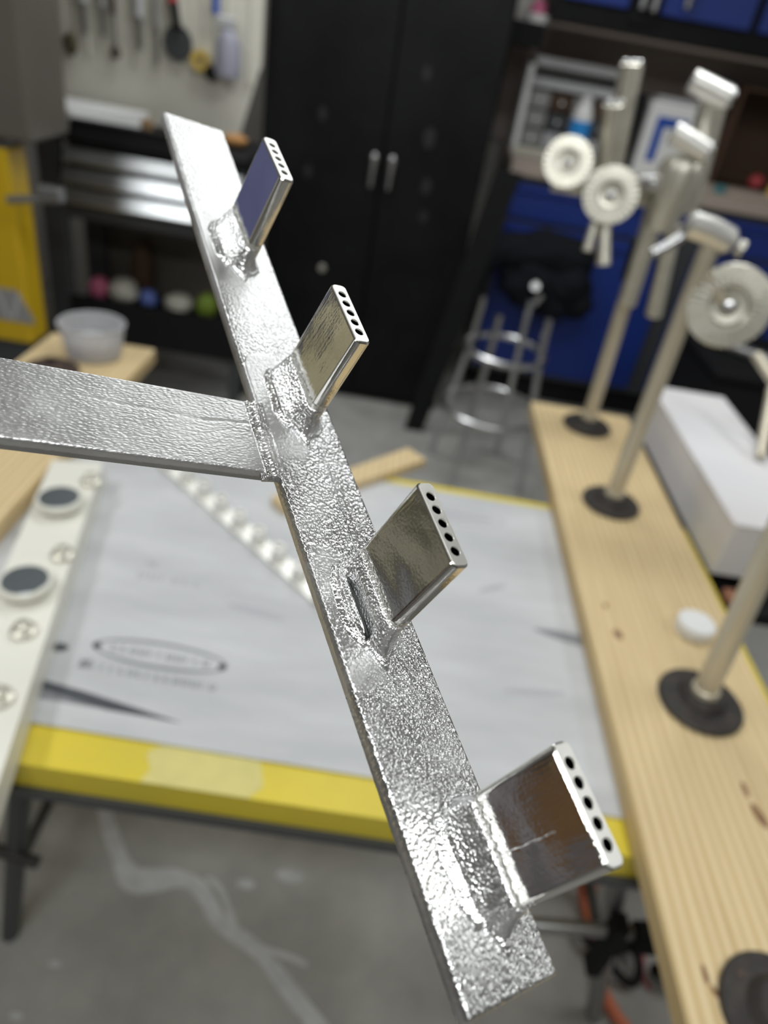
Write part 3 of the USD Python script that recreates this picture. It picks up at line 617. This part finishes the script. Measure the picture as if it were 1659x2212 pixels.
# bar clamp hanging on the right legs, orange lead and cables below
cl = thing('bar_clamp', 'black bar clamp hanging under the table beside the right leg', 'clamp', (0.48, 0.60, 0.43))
part('clamp_rod', rod((0.36, 0.582, 0.420), (0.66, 0.582, 0.463), 0.0115, 18), steel_grey, cl)
part('slide', rod((0.525, 0.575, 0.443), (0.605, 0.575, 0.455), 0.024, 20, 0.004), black_matte, cl)
part('jaw', bx(0.482, 0.507, 0.560, 0.594, 0.325, 0.480, 0.004), black_matte, cl)
lead = thing('extension_lead', 'orange extension cord hanging below the table beside the right leg', 'cord', (0.58, 0.80, 0))
part('loop', tube(spline([(0.60, 0.95, 0.50), (0.585, 0.93, 0.33), (0.60, 0.90, 0.15), (0.628, 0.86, 0.02), (0.64, 0.78, 0.012), (0.64, 0.68, 0.012), (0.69, 0.60, 0.012), (0.80, 0.50, 0.012)], 50), 0.013, 12), orange, lead)
part('loop', tube(spline([(0.62, 0.93, 0.49), (0.615, 0.90, 0.3), (0.625, 0.88, 0.12), (0.65, 0.86, 0.016)], 30), 0.010, 12), orange, lead)
tag(obj('black_cable', tube(spline([(0.60, 0.80, 0.02), (0.66, 0.77, 0.03), (0.69, 0.80, 0.02), (0.72, 0.74, 0.03), (0.70, 0.70, 0.02), (0.66, 0.73, 0.03), (0.73, 0.78, 0.02), (0.80, 0.85, 0.012), (0.95, 0.9, 0.012)], 80), 0.009, 10), black_matte), 'tangled black cable on the floor under the right plank', 'cable')
tag(obj('red_wire', tube(spline([(0.72, 0.80, 0.006), (0.74, 0.77, 0.02), (0.735, 0.73, 0.01), (0.745, 0.70, 0.006)], 30), 0.003, 8), red_bit), 'thin red wire beside the black caster on the floor', 'wire')
cs = thing('caster_wheel', 'loose black caster wheel on the floor at the lower right', 'wheel', (0.775, 0.72, 0))
part('tyre', ring((0.775, 0.72, 0.032), 0.024, 0.011, 36, (0.4, 1, 0.35)), black_matte, cs); part('hub', disc((0.772, 0.712, 0.029), 0.020, 0.014, 24, (0.4, 1, 0.35)), grey_bits, cs)

# ------------------------------------------------------------------ black cupboard and the leaning board
cb = thing('steel_cupboard', 'tall black two-door steel cupboard against the back wall', 'cupboard', (-0.19, 3.5, 0))
part('body', bx(-0.655, 0.275, 3.275, 3.75, 0.0, 1.98, 0.004), black_paint, cb)
for x0, x1, hx in ((-0.648, -0.150, -0.183), (-0.144, 0.268, -0.108)):
    dd = part('door', bx(x0, x1, 3.25, 3.272, 0.05, 1.96, 0.004), black_paint, cb)
    part('handle', lathe([(0, 0), (0.010, 0.004), (0.012, 0.05), (0.017, 0.105), (0.017, 0.125), (0.010, 0.135), (0, 0.136)], 20, (hx, 3.228, 0.98), (0.02, 0, 1)), chrome, dd)
    part('handle_post', rod((hx, 3.226, 1.088), (hx, 3.252, 1.088), 0.010), chrome, dd)
part('lock_disc', disc((-0.352, 3.2505, 0.612), 0.016, 0.006, 20, (0, -1, 0)), satin, cb)
for (x, z, r, sd) in [(-0.41, 1.22, 0.020, 1), (0.03, 1.20, 0.030, 2), (0.05, 1.02, 0.026, 3), (0.06, 0.90, 0.02, 4), (-0.45, 1.0, 0.02, 5), (-0.02, 1.42, 0.02, 6)]:
    m = place(ext(affinity.scale(Point(0, 0).buffer(r, 10), 0.8, 1.3), 0.0006), (x, 3.2498, z), (0, -1, 0)); part('smudge', m, mat(f'smudge_{sd}', (0.011, 0.011, 0.012), 0.7), cb, False)
bd = Polygon([(0.135, 0.0), (0.222, 0.0), (0.402, 1.16), (0.30, 1.16)])
m = ext(bd, 0.02); T = np.array([[1, 0, 0, 0], [0, 0, -1, 3.03], [0, 1, 0, 0], [0, 0, 0, 1.0]]); m.apply_transform(T)
tag(obj('leaning_board', m, black_matte, None, 25), 'narrow black board leaning beside the black cupboard behind the stool', 'board')

# ------------------------------------------------------------------ stool and the black jacket on it
sx, sy = 0.455, 2.70
stl = thing('stool', 'chrome stool frame with two rings and no seat, before the blue tool chest', 'stool', (sx, sy, 0))
for k in range(4):
    a = PI / 4 + 0.25 + k * PI / 2
    part('leg', tube([(sx + 0.140 * math.cos(a), sy + 0.140 * math.sin(a), 0.745), (sx + 0.148 * math.cos(a), sy + 0.148 * math.sin(a), 0.60), (sx + 0.225 * math.cos(a), sy + 0.225 * math.sin(a), 0.0)], 0.0135, 14), chrome, stl)
part('foot_ring', ring((sx, sy, 0.325), 0.202, 0.0135, 56), chrome, stl); part('upper_ring', ring((sx, sy, 0.575), 0.160, 0.0125, 48), chrome, stl)
jk = thing('black_jacket', 'bundled black jacket hung on the front of the blue tool chest', 'jacket', (0.65, 3.42, 0.70))
parts_ = [((0.625, 3.43, 0.66), (0.16, 0.09, 0.12)), ((0.79, 3.43, 0.68), (0.11, 0.09, 0.10)), ((0.68, 3.44, 0.79), (0.20, 0.08, 0.11)), ((0.86, 3.44, 0.60), (0.07, 0.08, 0.08)), ((0.52, 3.44, 0.78), (0.13, 0.08, 0.075)), ((0.74, 3.44, 0.58), (0.10, 0.08, 0.08))]
u_ = m3.Manifold.batch_boolean([m3.Manifold(m3.Mesh(np.array(b.vertices, np.float32), np.array(b.faces, np.uint32))) for b in [blob(c, r, 40 + i, 0.22) for i, (c, r) in enumerate(parts_)]], m3.OpType.Add)
mm = u_.to_mesh(); part('body', trimesh.Trimesh(mm.vert_properties[:, :3], mm.tri_verts, process=False), cloth_black, jk, 60)
part('sleeve', tube(spline([(0.56, 3.44, 0.78), (0.46, 3.43, 0.79), (0.385, 3.42, 0.73), (0.34, 3.42, 0.60), (0.325, 3.42, 0.46)], 30), np.linspace(0.075, 0.05, 30), 18), cloth_black, jk)
part('button', disc((0.622, 3.32, 0.672), 0.021, 0.008, 20, (-0.15, -1, 0.5)), chrome, jk)
part('zip_pull', rod((0.662, 3.325, 0.635), (0.636, 3.325, 0.585), 0.013, 14), grey_bits, jk)

# ------------------------------------------------------------------ blue tool chests
tc = thing('tool_chest', 'blue base tool chest with black frame under the counter', 'tool chest', (1.3, 3.8, 0))
part('body', bx(0.425, 2.6, 3.57, 4.15, 0.14, 1.085, 0.004), steel_dark, tc)
part('plinth', bx(0.46, 2.58, 3.62, 4.12, 0.0, 0.141, 0.003), black_matte, tc)
for x0, x1 in ((0.45, 1.275), (1.365, 1.80), (1.84, 2.57)):
    dd = part('door', bx(x0, x1, 3.55, 3.572, 0.17, 0.885, 0.004), blue, tc); part('handle', bx(x0 + 0.03, x1 - 0.03, 3.538, 3.552, 0.835, 0.86, 0.003), blue, dd)
    dr = part('drawer', bx(x0, x1, 3.55, 3.572, 0.905, 1.055, 0.004), blue, tc); part('handle', bx(x0 + 0.02, x1 - 0.02, 3.538, 3.552, 1.02, 1.045, 0.003), blue, dr)
ct = tag(obj('countertop', bx(0.415, 2.62, 3.53, 4.19, 1.086, 1.15, 0.004), countertop), 'brown board countertop along the blue tool chest', 'countertop')
uc = thing('wall_cabinet', 'blue and black wall cabinet above the counter', 'wall cabinet', (1.2, 3.8, 1.68))
part('body', bx(0.44, 2.6, 3.57, 4.0, 1.665, 2.30, 0.004), black_paint, uc)
for i, (x0, x1) in enumerate(((0.47, 0.735), (0.868, 1.235), (1.272, 1.80), (1.84, 2.4))):
    dd = part('door', bx(x0, x1, 3.55, 3.572, 1.745, 2.27, 0.004), blue, uc)
    if i < 3:
        hx, hz = (0.783, 1.75) if i == 0 else ((0.832, 1.748) if i == 1 else (0.958, 1.775))
        part('handle', rod((hx, 3.53, hz), (hx, 3.53, hz + 0.11), 0.013, 16, 0.005), chrome if i < 2 else steel_grey, dd)
        for zz in (hz + 0.015, hz + 0.095): part('handle_post', rod((hx, 3.528, zz), (hx, 3.572, zz), 0.006, 12), chrome, dd)
part('handle_post', bx(0.745, 0.86, 3.560, 3.572, 1.70, 2.27, 0.002), black_paint, uc)
part('under_panel', bx(0.45, 2.59, 3.60, 3.99, 1.652, 1.6655, 0.002), mat('taupe_board', (0.55, 0.46, 0.41), 0.8), uc)
tag(obj('backsplash', bx(0.36, 2.62, 4.165, 4.199, 1.151, 1.664, 0.002), W_back), 'brown backsplash behind the counter', 'backsplash')
shf = tag(obj('side_panel', bx(0.29, 0.435, 3.60, 4.1, 1.56, 1.65, 0.003), black_matte), 'black shelf between the cupboard and the wall cabinet', 'shelf')
pk = thing('lidded_pot', 'pink lidded white pot on the black shelf', 'pot', (0.415, 3.66, 1.65))
part('pot', lathe([(0, 0), (0.05, 0), (0.056, 0.03), (0, 0.031)], 28, (0.40, 3.66, 1.65)), white_plastic, pk); part('lid', lathe([(0, 0), (0.036, 0), (0.030, 0.035), (0.012, 0.05), (0, 0.05)], 24, (0.395, 3.66, 1.681)), pink, pk)
# things on the counter
og = thing('parts_organiser', 'white framed drawer organiser with grey drawers on the counter', 'organiser', (0.65, 3.80, 1.15))
part('frame_side', bx(0.415, 0.445, 3.72, 3.86, 1.15, 1.51, 0.004), white_plastic, og); part('frame_side', bx(0.85, 0.862, 3.72, 3.86, 1.15, 1.53, 0.003), pale_grey, og)
part('back_panel', bx(0.43, 0.86, 3.845, 3.86, 1.15, 1.52, 0.002), grey_bits, og); part('base', bx(0.42, 0.86, 3.70, 3.86, 1.15, 1.185, 0.003), cream, og)
for z in (1.505, 1.425): part('shelf', bx(0.44, 0.855, 3.72, 3.85, z, z + 0.035, 0.003), pale_grey, og)
for i in range(4):
    for j in range(3):
        x0, z0 = 0.452 + 0.1 * i, 1.19 + 0.077 * j
        dm = [grey_bits, brown_bit, grey_bits, pale_grey, grey_bits, steel_dark][(i * 3 + j * 2) % 6]
        dd = part('drawer', bx(x0, x0 + 0.092, 3.73, 3.84, z0, z0 + 0.068, 0.003), dm, og); part('knob', disc((x0 + 0.046, 3.731, z0 + 0.034), 0.008, 0.010, 12, (0, -1, 0)), white_plastic, dd)
bt = thing('bottle', 'white bottle with a sky blue label in front of the organiser', 'bottle', (0.69, 3.64, 1.15))
part('body', lathe([(0, 0), (0.042, 0), (0.045, 0.005), (0.045, 0.20), (0.032, 0.235), (0.018, 0.245), (0, 0.246)], 32, (0.69, 3.64, 1.15)), white_plastic, bt)
part('label', lathe([(0.0450, 0.06), (0.0462, 0.061), (0.0462, 0.18), (0.0450, 0.181)], 32, (0.69, 3.64, 1.15)), sky_blue, bt, 40, 'sky blue label'); part('cap', rod((0.69, 3.64, 1.393), (0.69, 3.64, 1.425), 0.022, 20), white_plastic, bt)
jug = thing('white_canister', 'square white canister with a royal blue label behind the silver nozzles', 'canister', (1.08, 3.72, 1.15))
part('body', bx(0.98, 1.20, 3.66, 3.80, 1.15, 1.455, 0.012), white_plastic, jug); part('label', cat(bx(1.02, 1.16, 3.6575, 3.661, 1.36, 1.40, 0.001), bx(1.02, 1.06, 3.6575, 3.661, 1.22, 1.361, 0.001)), royal, jug); part('lid', bx(1.0, 1.18, 3.67, 3.79, 1.4545, 1.475, 0.006), pale_grey, jug)
cr = thing('wooden_crate', 'dark open wooden crate on the counter at the right edge', 'crate', (1.62, 3.85, 1.15))
part('back', bx(1.36, 1.95, 4.05, 4.07, 1.15, 1.55, 0.003), brown_bit, cr); part('floor_board', bx(1.36, 1.95, 3.72, 4.07, 1.15, 1.165, 0.003), brown_bit, cr)
for x in (1.36, 1.93): part('side', bx(x, x + 0.02, 3.72, 4.06, 1.16, 1.55, 0.003), brown_bit, cr)
part('lid', bx(1.36, 1.95, 3.72, 4.07, 1.55, 1.565, 0.003), brown_bit, cr)
tag(obj('red_ball', blob((1.60, 3.78, 1.20), (0.035, 0.035, 0.033), 3, 0.1), red_bit), 'red lump inside the dark crate', 'lump')
tag(obj('yellow_bottle', lathe([(0, 0), (0.03, 0), (0.03, 0.06), (0.012, 0.08), (0, 0.08)], 20, (1.62, 3.60, 1.15)), yellow_bit), 'small yellow bottle on the counter edge at the right', 'bottle')
tag(obj('counter_board', bx(1.30, 2.0, 3.56, 3.70, 1.151, 1.172, 0.003), countertop), 'flat brown board lying on the counter before the crate', 'board')
stage.GetPrimAtPath('/World/yellow_bottle').GetAttribute('xformOpOrder')
tag(obj('teal_box', bx(1.335, 1.385, 3.543, 3.559, 1.151, 1.185, 0.003), teal), 'tiny teal box at the counter edge', 'box')
tag(obj('dark_case', bx(0.90, 0.965, 3.70, 3.80, 1.15, 1.47, 0.004), black_matte), 'slim black case between organiser and canister', 'case')

# dark bin at right behind the white box
bn = thing('black_bin', 'black storage bin with a grey tube on it before the blue chest', 'bin', (1.55, 2.9, 0))
part('body', bx(1.28, 1.95, 2.65, 3.15, 0.0, 0.62, 0.02), black_matte, bn); part('lid', bx(1.26, 1.97, 2.63, 3.17, 0.62, 0.66, 0.01), black_matte, bn)
tag(obj('grey_tube', rod((1.34, 2.90, 0.685), (1.62, 2.70, 0.685), 0.024, 20), steel_grey), 'grey metal tube lying on the black bin', 'tube')

# ------------------------------------------------------------------ rolling tool bench on the left
cy = 2.75
rb = thing('rolling_bench', 'black rolling tool bench with three silver drawer fronts', 'tool bench', (-1.0, 2.95, 0))
part('worktop', bx(-1.37, -0.60, cy - 0.01, 3.17, 1.045, 1.085, 0.004), black_matte, rb)
part('drawer_body', bx(-1.25, -0.61, cy + 0.02, 3.16, 0.79, 1.046, 0.004), black_matte, rb)
for z0, z1, x0 in ((0.985, 1.030, -1.252), (0.913, 0.963, -1.262), (0.843, 0.892, -1.252)):
    dd = part('drawer', bx(x0, -0.615, cy - 0.002, cy + 0.10, z0 - 0.012, z1 + 0.004, 0.002), black_matte, rb)
    pm = ext(Polygon([(cy - 0.001, z0), (cy - 0.030, z0), (cy - 0.030, z0 + 0.006), (cy - 0.006, z1), (cy - 0.001, z1)]), -0.615 - x0)
    pm.apply_transform(np.array([[0, 0, 1, x0], [1, 0, 0, 0], [0, 1, 0, 0], [0, 0, 0, 1.0]])); part('drawer_pull', pm, drawer_alu, dd, 20)
for x in (-1.36, -0.645):
    for y in (cy, 3.10): part('post', bx(x, x + 0.085 if x < -1 else x + 0.04, y, y + 0.04, 0.10, 1.046, 0.004), steel_dark, rb)
part('lower_tray', cat(bx(-1.33, -0.61, cy + 0.01, 3.15, 0.36, 0.40, 0.003), bx(-1.285, -0.61, cy - 0.006, cy + 0.016, 0.315, 0.487, 0.003)), black_matte, rb)
part('front_rail', bx(-1.28, -0.61, cy + 0.003, cy + 0.019, 0.785, 0.838, 0.002), steel_dark, rb)
part('rear_sheet', bx(-1.30, -0.60, 3.145, 3.155, 0.40, 0.80, 0.001), taupe, rb)
pgb = thing('pegboard', 'pale greige tool board standing on the back of the black tool bench', 'pegboard', (-1.04, 3.155, 1.086))
bp = Polygon([(-1.44, 1.086), (-0.725, 1.086), (-0.655, 1.33), (-0.645, 1.345), (-0.645, 1.95), (-1.44, 1.95)]).buffer(-0.03).buffer(0.03)
m = ext(bp, 0.012); m.apply_transform(np.array([[1, 0, 0, 0], [0, 0, -1, 3.162], [0, 1, 0, 0], [0, 0, 0, 1.0]])); part('back_panel', m, panel_m, pgb, 25)
for k in range(9): part('hook_rail', bx(-1.40 + 0.088 * k, -1.388 + 0.088 * k, 3.143, 3.151, 1.285, 1.94, 0.002), panel_m, pgb)
for x in (-1.30, -0.66):
    for y in (cy + 0.04, 3.10): c_ = part('caster', ring((x, y, 0.045), 0.030, 0.015, 28, (1, 0, 0)), black_matte, rb); part('fork', bx(x - 0.03, x + 0.03, y - 0.02, y + 0.02, 0.045, 0.102, 0.004), steel_dark, rb)
# tools hung on the panel
def tool(name, label, category, loc): return thing(name, label, category, loc)
TY = 3.128
t = tool('paddle', 'round dark grey paddle with a red grip hung on the pale panel', 'hand tool', (-0.955, TY, 1.40))
part('blade', place(ext(tilt_ellipse(0, 0, 0.054, 0.058), 0.008), (-0.960, TY + 0.014, 1.378), (0, -1, 0)), steel_dark, t); part('grip', rod((-0.955, TY, 1.42), (-0.985, TY, 1.56), 0.015, 16, 0.004), black_matte, t); part('grip_band', rod((-0.975, TY, 1.50), (-0.981, TY, 1.535), 0.0175, 16, 0.002), red_bit, t)
tag(obj('tape_roll', lathe([(0.014, 0), (0.036, 0), (0.036, 0.02), (0.014, 0.02), (0.014, 0)], 32, (-0.873, TY + 0.014, 1.335), (0, -1, 0)), yellow_bit), 'yellow tape roll hung below the grey paddle', 'tape')
tag(obj('black_ball', blob((-0.832, TY, 1.302), (0.026, 0.02, 0.026), 5, 0.1, 2), black_matte), 'small black ball hung right of the yellow tape roll', 'ball')
t = tool('spray_bottle', 'grey blue spray bottle hung at the panel right side', 'spray bottle', (-0.76, TY, 1.38))
part('body', lathe([(0, 0), (0.045, 0), (0.048, 0.01), (0.046, 0.11), (0.02, 0.15), (0, 0.15)], 28, (-0.758, TY - 0.040, 1.30)), mat('lavender_plastic', (0.30, 0.30, 0.37), 0.5), t); part('trigger_head', bx(-0.80, -0.735, TY - 0.058, TY - 0.018, 1.45, 1.49, 0.006), pale_grey, t)
tag(obj('blue_marker', rod((-0.816, TY, 1.49), (-0.818, TY, 1.57), 0.012, 14), royal), 'dark blue marker hung high on the panel', 'marker')
tag(obj('olive_clip', blob((-1.365, TY, 1.315), (0.026, 0.016, 0.04), 6, 0.2, 2), mat('olive_rubber', (0.06, 0.055, 0.025), 0.7)), 'dark olive clip hung at the panel left side', 'clip')
for k, (x, z0, z1, r, mm) in enumerate([(-1.305, 1.36, 1.56, 0.016, pale_grey), (-1.235, 1.36, 1.55, 0.013, grey_bits), (-1.195, 1.325, 1.56, 0.010, iron_brown), (-1.10, 1.34, 1.55, 0.016, pale_grey), (-1.035, 1.30, 1.55, 0.010, grey_bits)]):
    t = tool('screwdriver', ['wide pale grey file hung at the far left of the panel', 'grey screwdriver second from the panel left', 'long brown handled screwdriver hung on the panel', 'pale grey file left of the grey paddle', 'thin grey rod tool nearest the grey paddle'][k], 'hand tool', (x, TY, z0))
    part('shaft', rod((x, TY + 0.004, z0), (x, TY + 0.004, z1), r * 0.6, 12), steel_grey, t); part('handle', rod((x, TY, z0 + (z1 - z0) * 0.45), (x, TY, z1 + 0.02), r, 16, 0.004), mm, t)
    if k == 2: part('tip', blob((x, TY, z0 - 0.012), (0.018, 0.012, 0.022), 8, 0.1, 2), iron_brown, t)
# on the bench top
bk = Polygon([(-1.40, 2.80), (-1.24, 2.80), (-1.06, 3.02), (-1.06, 3.08), (-1.40, 3.12)])
tag(obj('white_binder', ext(bk, 0.05, 1.086), white_plastic, None, 25), 'white binder lying on the bench top before the pale panel', 'binder')
tag(obj('black_tray', bx(-1.235, -0.80, 2.76, 2.80, 1.0855, 1.12, 0.004), black_matte), 'black tray on the front of the bench top', 'tray')
tag(obj('brown_block', bx(-1.03, -0.995, 2.90, 2.94, 1.0855, 1.135, 0.004), mat('tan_block', (0.32, 0.2, 0.1), 0.6)), 'small tan block beside the white binder', 'block')
tag(obj('orange_rag', blob((-0.70, 2.98, 1.108), (0.05, 0.04, 0.022), 9, 0.2, 2), mat('orange_cloth', (0.42, 0.21, 0.07), 0.8)), 'small orange rag on the bench top right end', 'rag')
# small things on the lower tray
BY = 2.96
for nm, lb, ct_, (x, z), r, mm in [
    ('pink_ball', 'pink ball on the lower bench tray', 'ball', (-1.255, 0.455), (0.045, 0.045, 0.050), pink),
    ('grey_bag', 'crumpled pale grey bag beside the pink ball', 'bag', (-1.150, 0.435), (0.06, 0.06, 0.055), cream),
    ('blue_cup', 'pale blue cup on the lower bench tray', 'cup', (-1.045, 0.430), (0.036, 0.036, 0.040), blue_bit),
    ('white_bowl', 'cream white bowl on the lower bench tray', 'bowl', (-0.915, 0.430), (0.062, 0.06, 0.042), cream),
    ('green_rag', 'lime green rag at the right of the lower bench tray', 'rag', (-0.795, 0.452), (0.045, 0.05, 0.052), lime),
    ('brown_rag', 'dark brown rag behind the grey bag', 'rag', (-1.10, 0.52), (0.05, 0.05, 0.12), brown_bit)]:
    tag(obj(nm, blob((x, BY + (0.10 if 'brown' in nm else 0), 0.403 + r[2] * 1.04), r, len(nm), 0.15, 3), mm, None, 60), lb, ct_)

# ------------------------------------------------------------------ yellow machine at the left edge
mc = thing('yellow_machine', 'yellow workshop machine with a tall taupe head at the left edge', 'machine', (-1.6, 2.4, 0))
part('base', bx(-1.90, -1.26, 2.32, 2.42, 0.0, 0.455, 0.005), steel_dark, mc)
part('yellow_cabinet', bx(-1.95, -1.227, 2.30, 2.42, 0.455, 1.075, 0.008), yellow_machine, mc)
part('head', bx(-1.98, -1.135, 2.28, 2.54, 1.105, 2.05, 0.010), taupe, mc); part('neck', bx(-1.9, -1.24, 2.31, 2.42, 1.07, 1.11, 0.004), steel_dark, mc)
part('lever', cat(rod((-1.23, 2.275, 0.938), (-1.06, 2.275, 0.968), 0.012, 14), bx(-1.13, -1.06, 2.26, 2.305, 0.955, 0.995, 0.004)), steel_grey, mc, label='grey lever with a small plate')
em = Polygon([(-0.13, -0.055), (0.065, -0.055), (0.065, -0.035), (0.02, 0.055), (-0.13, 0.055)])
e = part('emblem', place(ext(em, 0.002), (0, 0, 0)), grey_bits, mc) if False else None
def on_front(poly, h, y): m = ext(poly, h); m.apply_transform(np.array([[1, 0, 0, 0], [0, 0, -1, y], [0, 1, 0, 0], [0, 0, 0, 1.0]])); return m
e = part('emblem', on_front(affinity.translate(em, -1.275, 0.588), 0.002, 2.3), grey_bits, mc, label='grey emblem of slanted strokes')
for k in range(3):
    q = Polygon([(0, -0.045), (0.012, -0.045), (0.042, 0.045), (0.030, 0.045)]); part('stroke', on_front(affinity.translate(q if k != 1 else affinity.scale(q, -1, 1), -1.375 + 0.045 * k, 0.588), 0.001, 2.2982), pale_grey, e)

# ------------------------------------------------------------------ work corner on the left, outside the frame, which the polished tabs mirror
wbn = thing('workbench', 'grey workbench along the left wall', 'workbench', (-2.3, 0.3, 0))
part('top', bx(-2.75, -1.75, -1.2, 1.65, 0.88, 0.93, 0.004), mat('bench_top', (0.30, 0.28, 0.22), 0.6, color2=(0.22, 0.20, 0.15), nscale=6), wbn)
for y in (-1.12, 1.57):
    for x in (-2.70, -1.80): part('leg', bx(x - 0.04, x + 0.04, y - 0.04, y + 0.04, 0, 0.881, 0.004), steel_grey, wbn)
part('drawer', bx(-2.5, -1.80, 0.2, 0.95, 0.62, 0.88, 0.006), pale_grey, wbn)
cream_m = mat('cream_enamel', (0.62, 0.57, 0.40), 0.5, color2=(0.48, 0.44, 0.28), nscale=9)
pc = thing('parts_cabinet', 'cream parts cabinet on the grey workbench', 'cabinet', (-2.15, 0.78, 0.93))
part('body', bx(-2.35, -1.98, 0.50, 1.05, 0.93, 1.62, 0.006), cream_m, pc)
for i in range(4):
    for j in range(3): part('drawer', bx(-1.982, -1.965, 0.515 + 0.178 * j, 0.68 + 0.178 * j, 0.95 + 0.165 * i, 1.10 + 0.165 * i, 0.003), cream_m, pc)
tag(obj('blue_case', bx(-2.35, -1.90, 1.12, 1.62, 0.93, 1.75, 0.02), mat('violet_blue_plastic', (0.16, 0.17, 0.36), 0.5)), 'violet blue storage case on the grey workbench', 'case')
cbx = thing('cardboard_box', 'brown cardboard box on the grey bin by the workbench', 'box', (-1.55, -0.36, 0.682))
part('body', bx(-1.72, -1.38, -0.43, -0.29, 0.682, 0.90, 0.004), mat('cardboard', (0.30, 0.17, 0.08), 0.8, color2=(0.22, 0.12, 0.055), nscale=12), cbx); part('tape', bx(-1.58, -1.52, -0.432, -0.288, 0.80, 0.902, 0.001), cream_m, cbx)
tag(obj('grey_bin', bx(-1.80, -1.36, -0.95, 0.0, 0, 0.68, 0.02), mat('grey_violet_plastic', (0.22, 0.205, 0.225), 0.5)), 'grey storage bin under the cardboard box', 'bin')
tag(obj('grey_bucket', lathe([(0, 0), (0.15, 0), (0.19, 0.48), (0.18, 0.48), (0.145, 0.01), (0, 0.01)], 40, (-1.55, 0.30, 0)), pale_grey), 'grey bucket beside the grey bin', 'bucket')
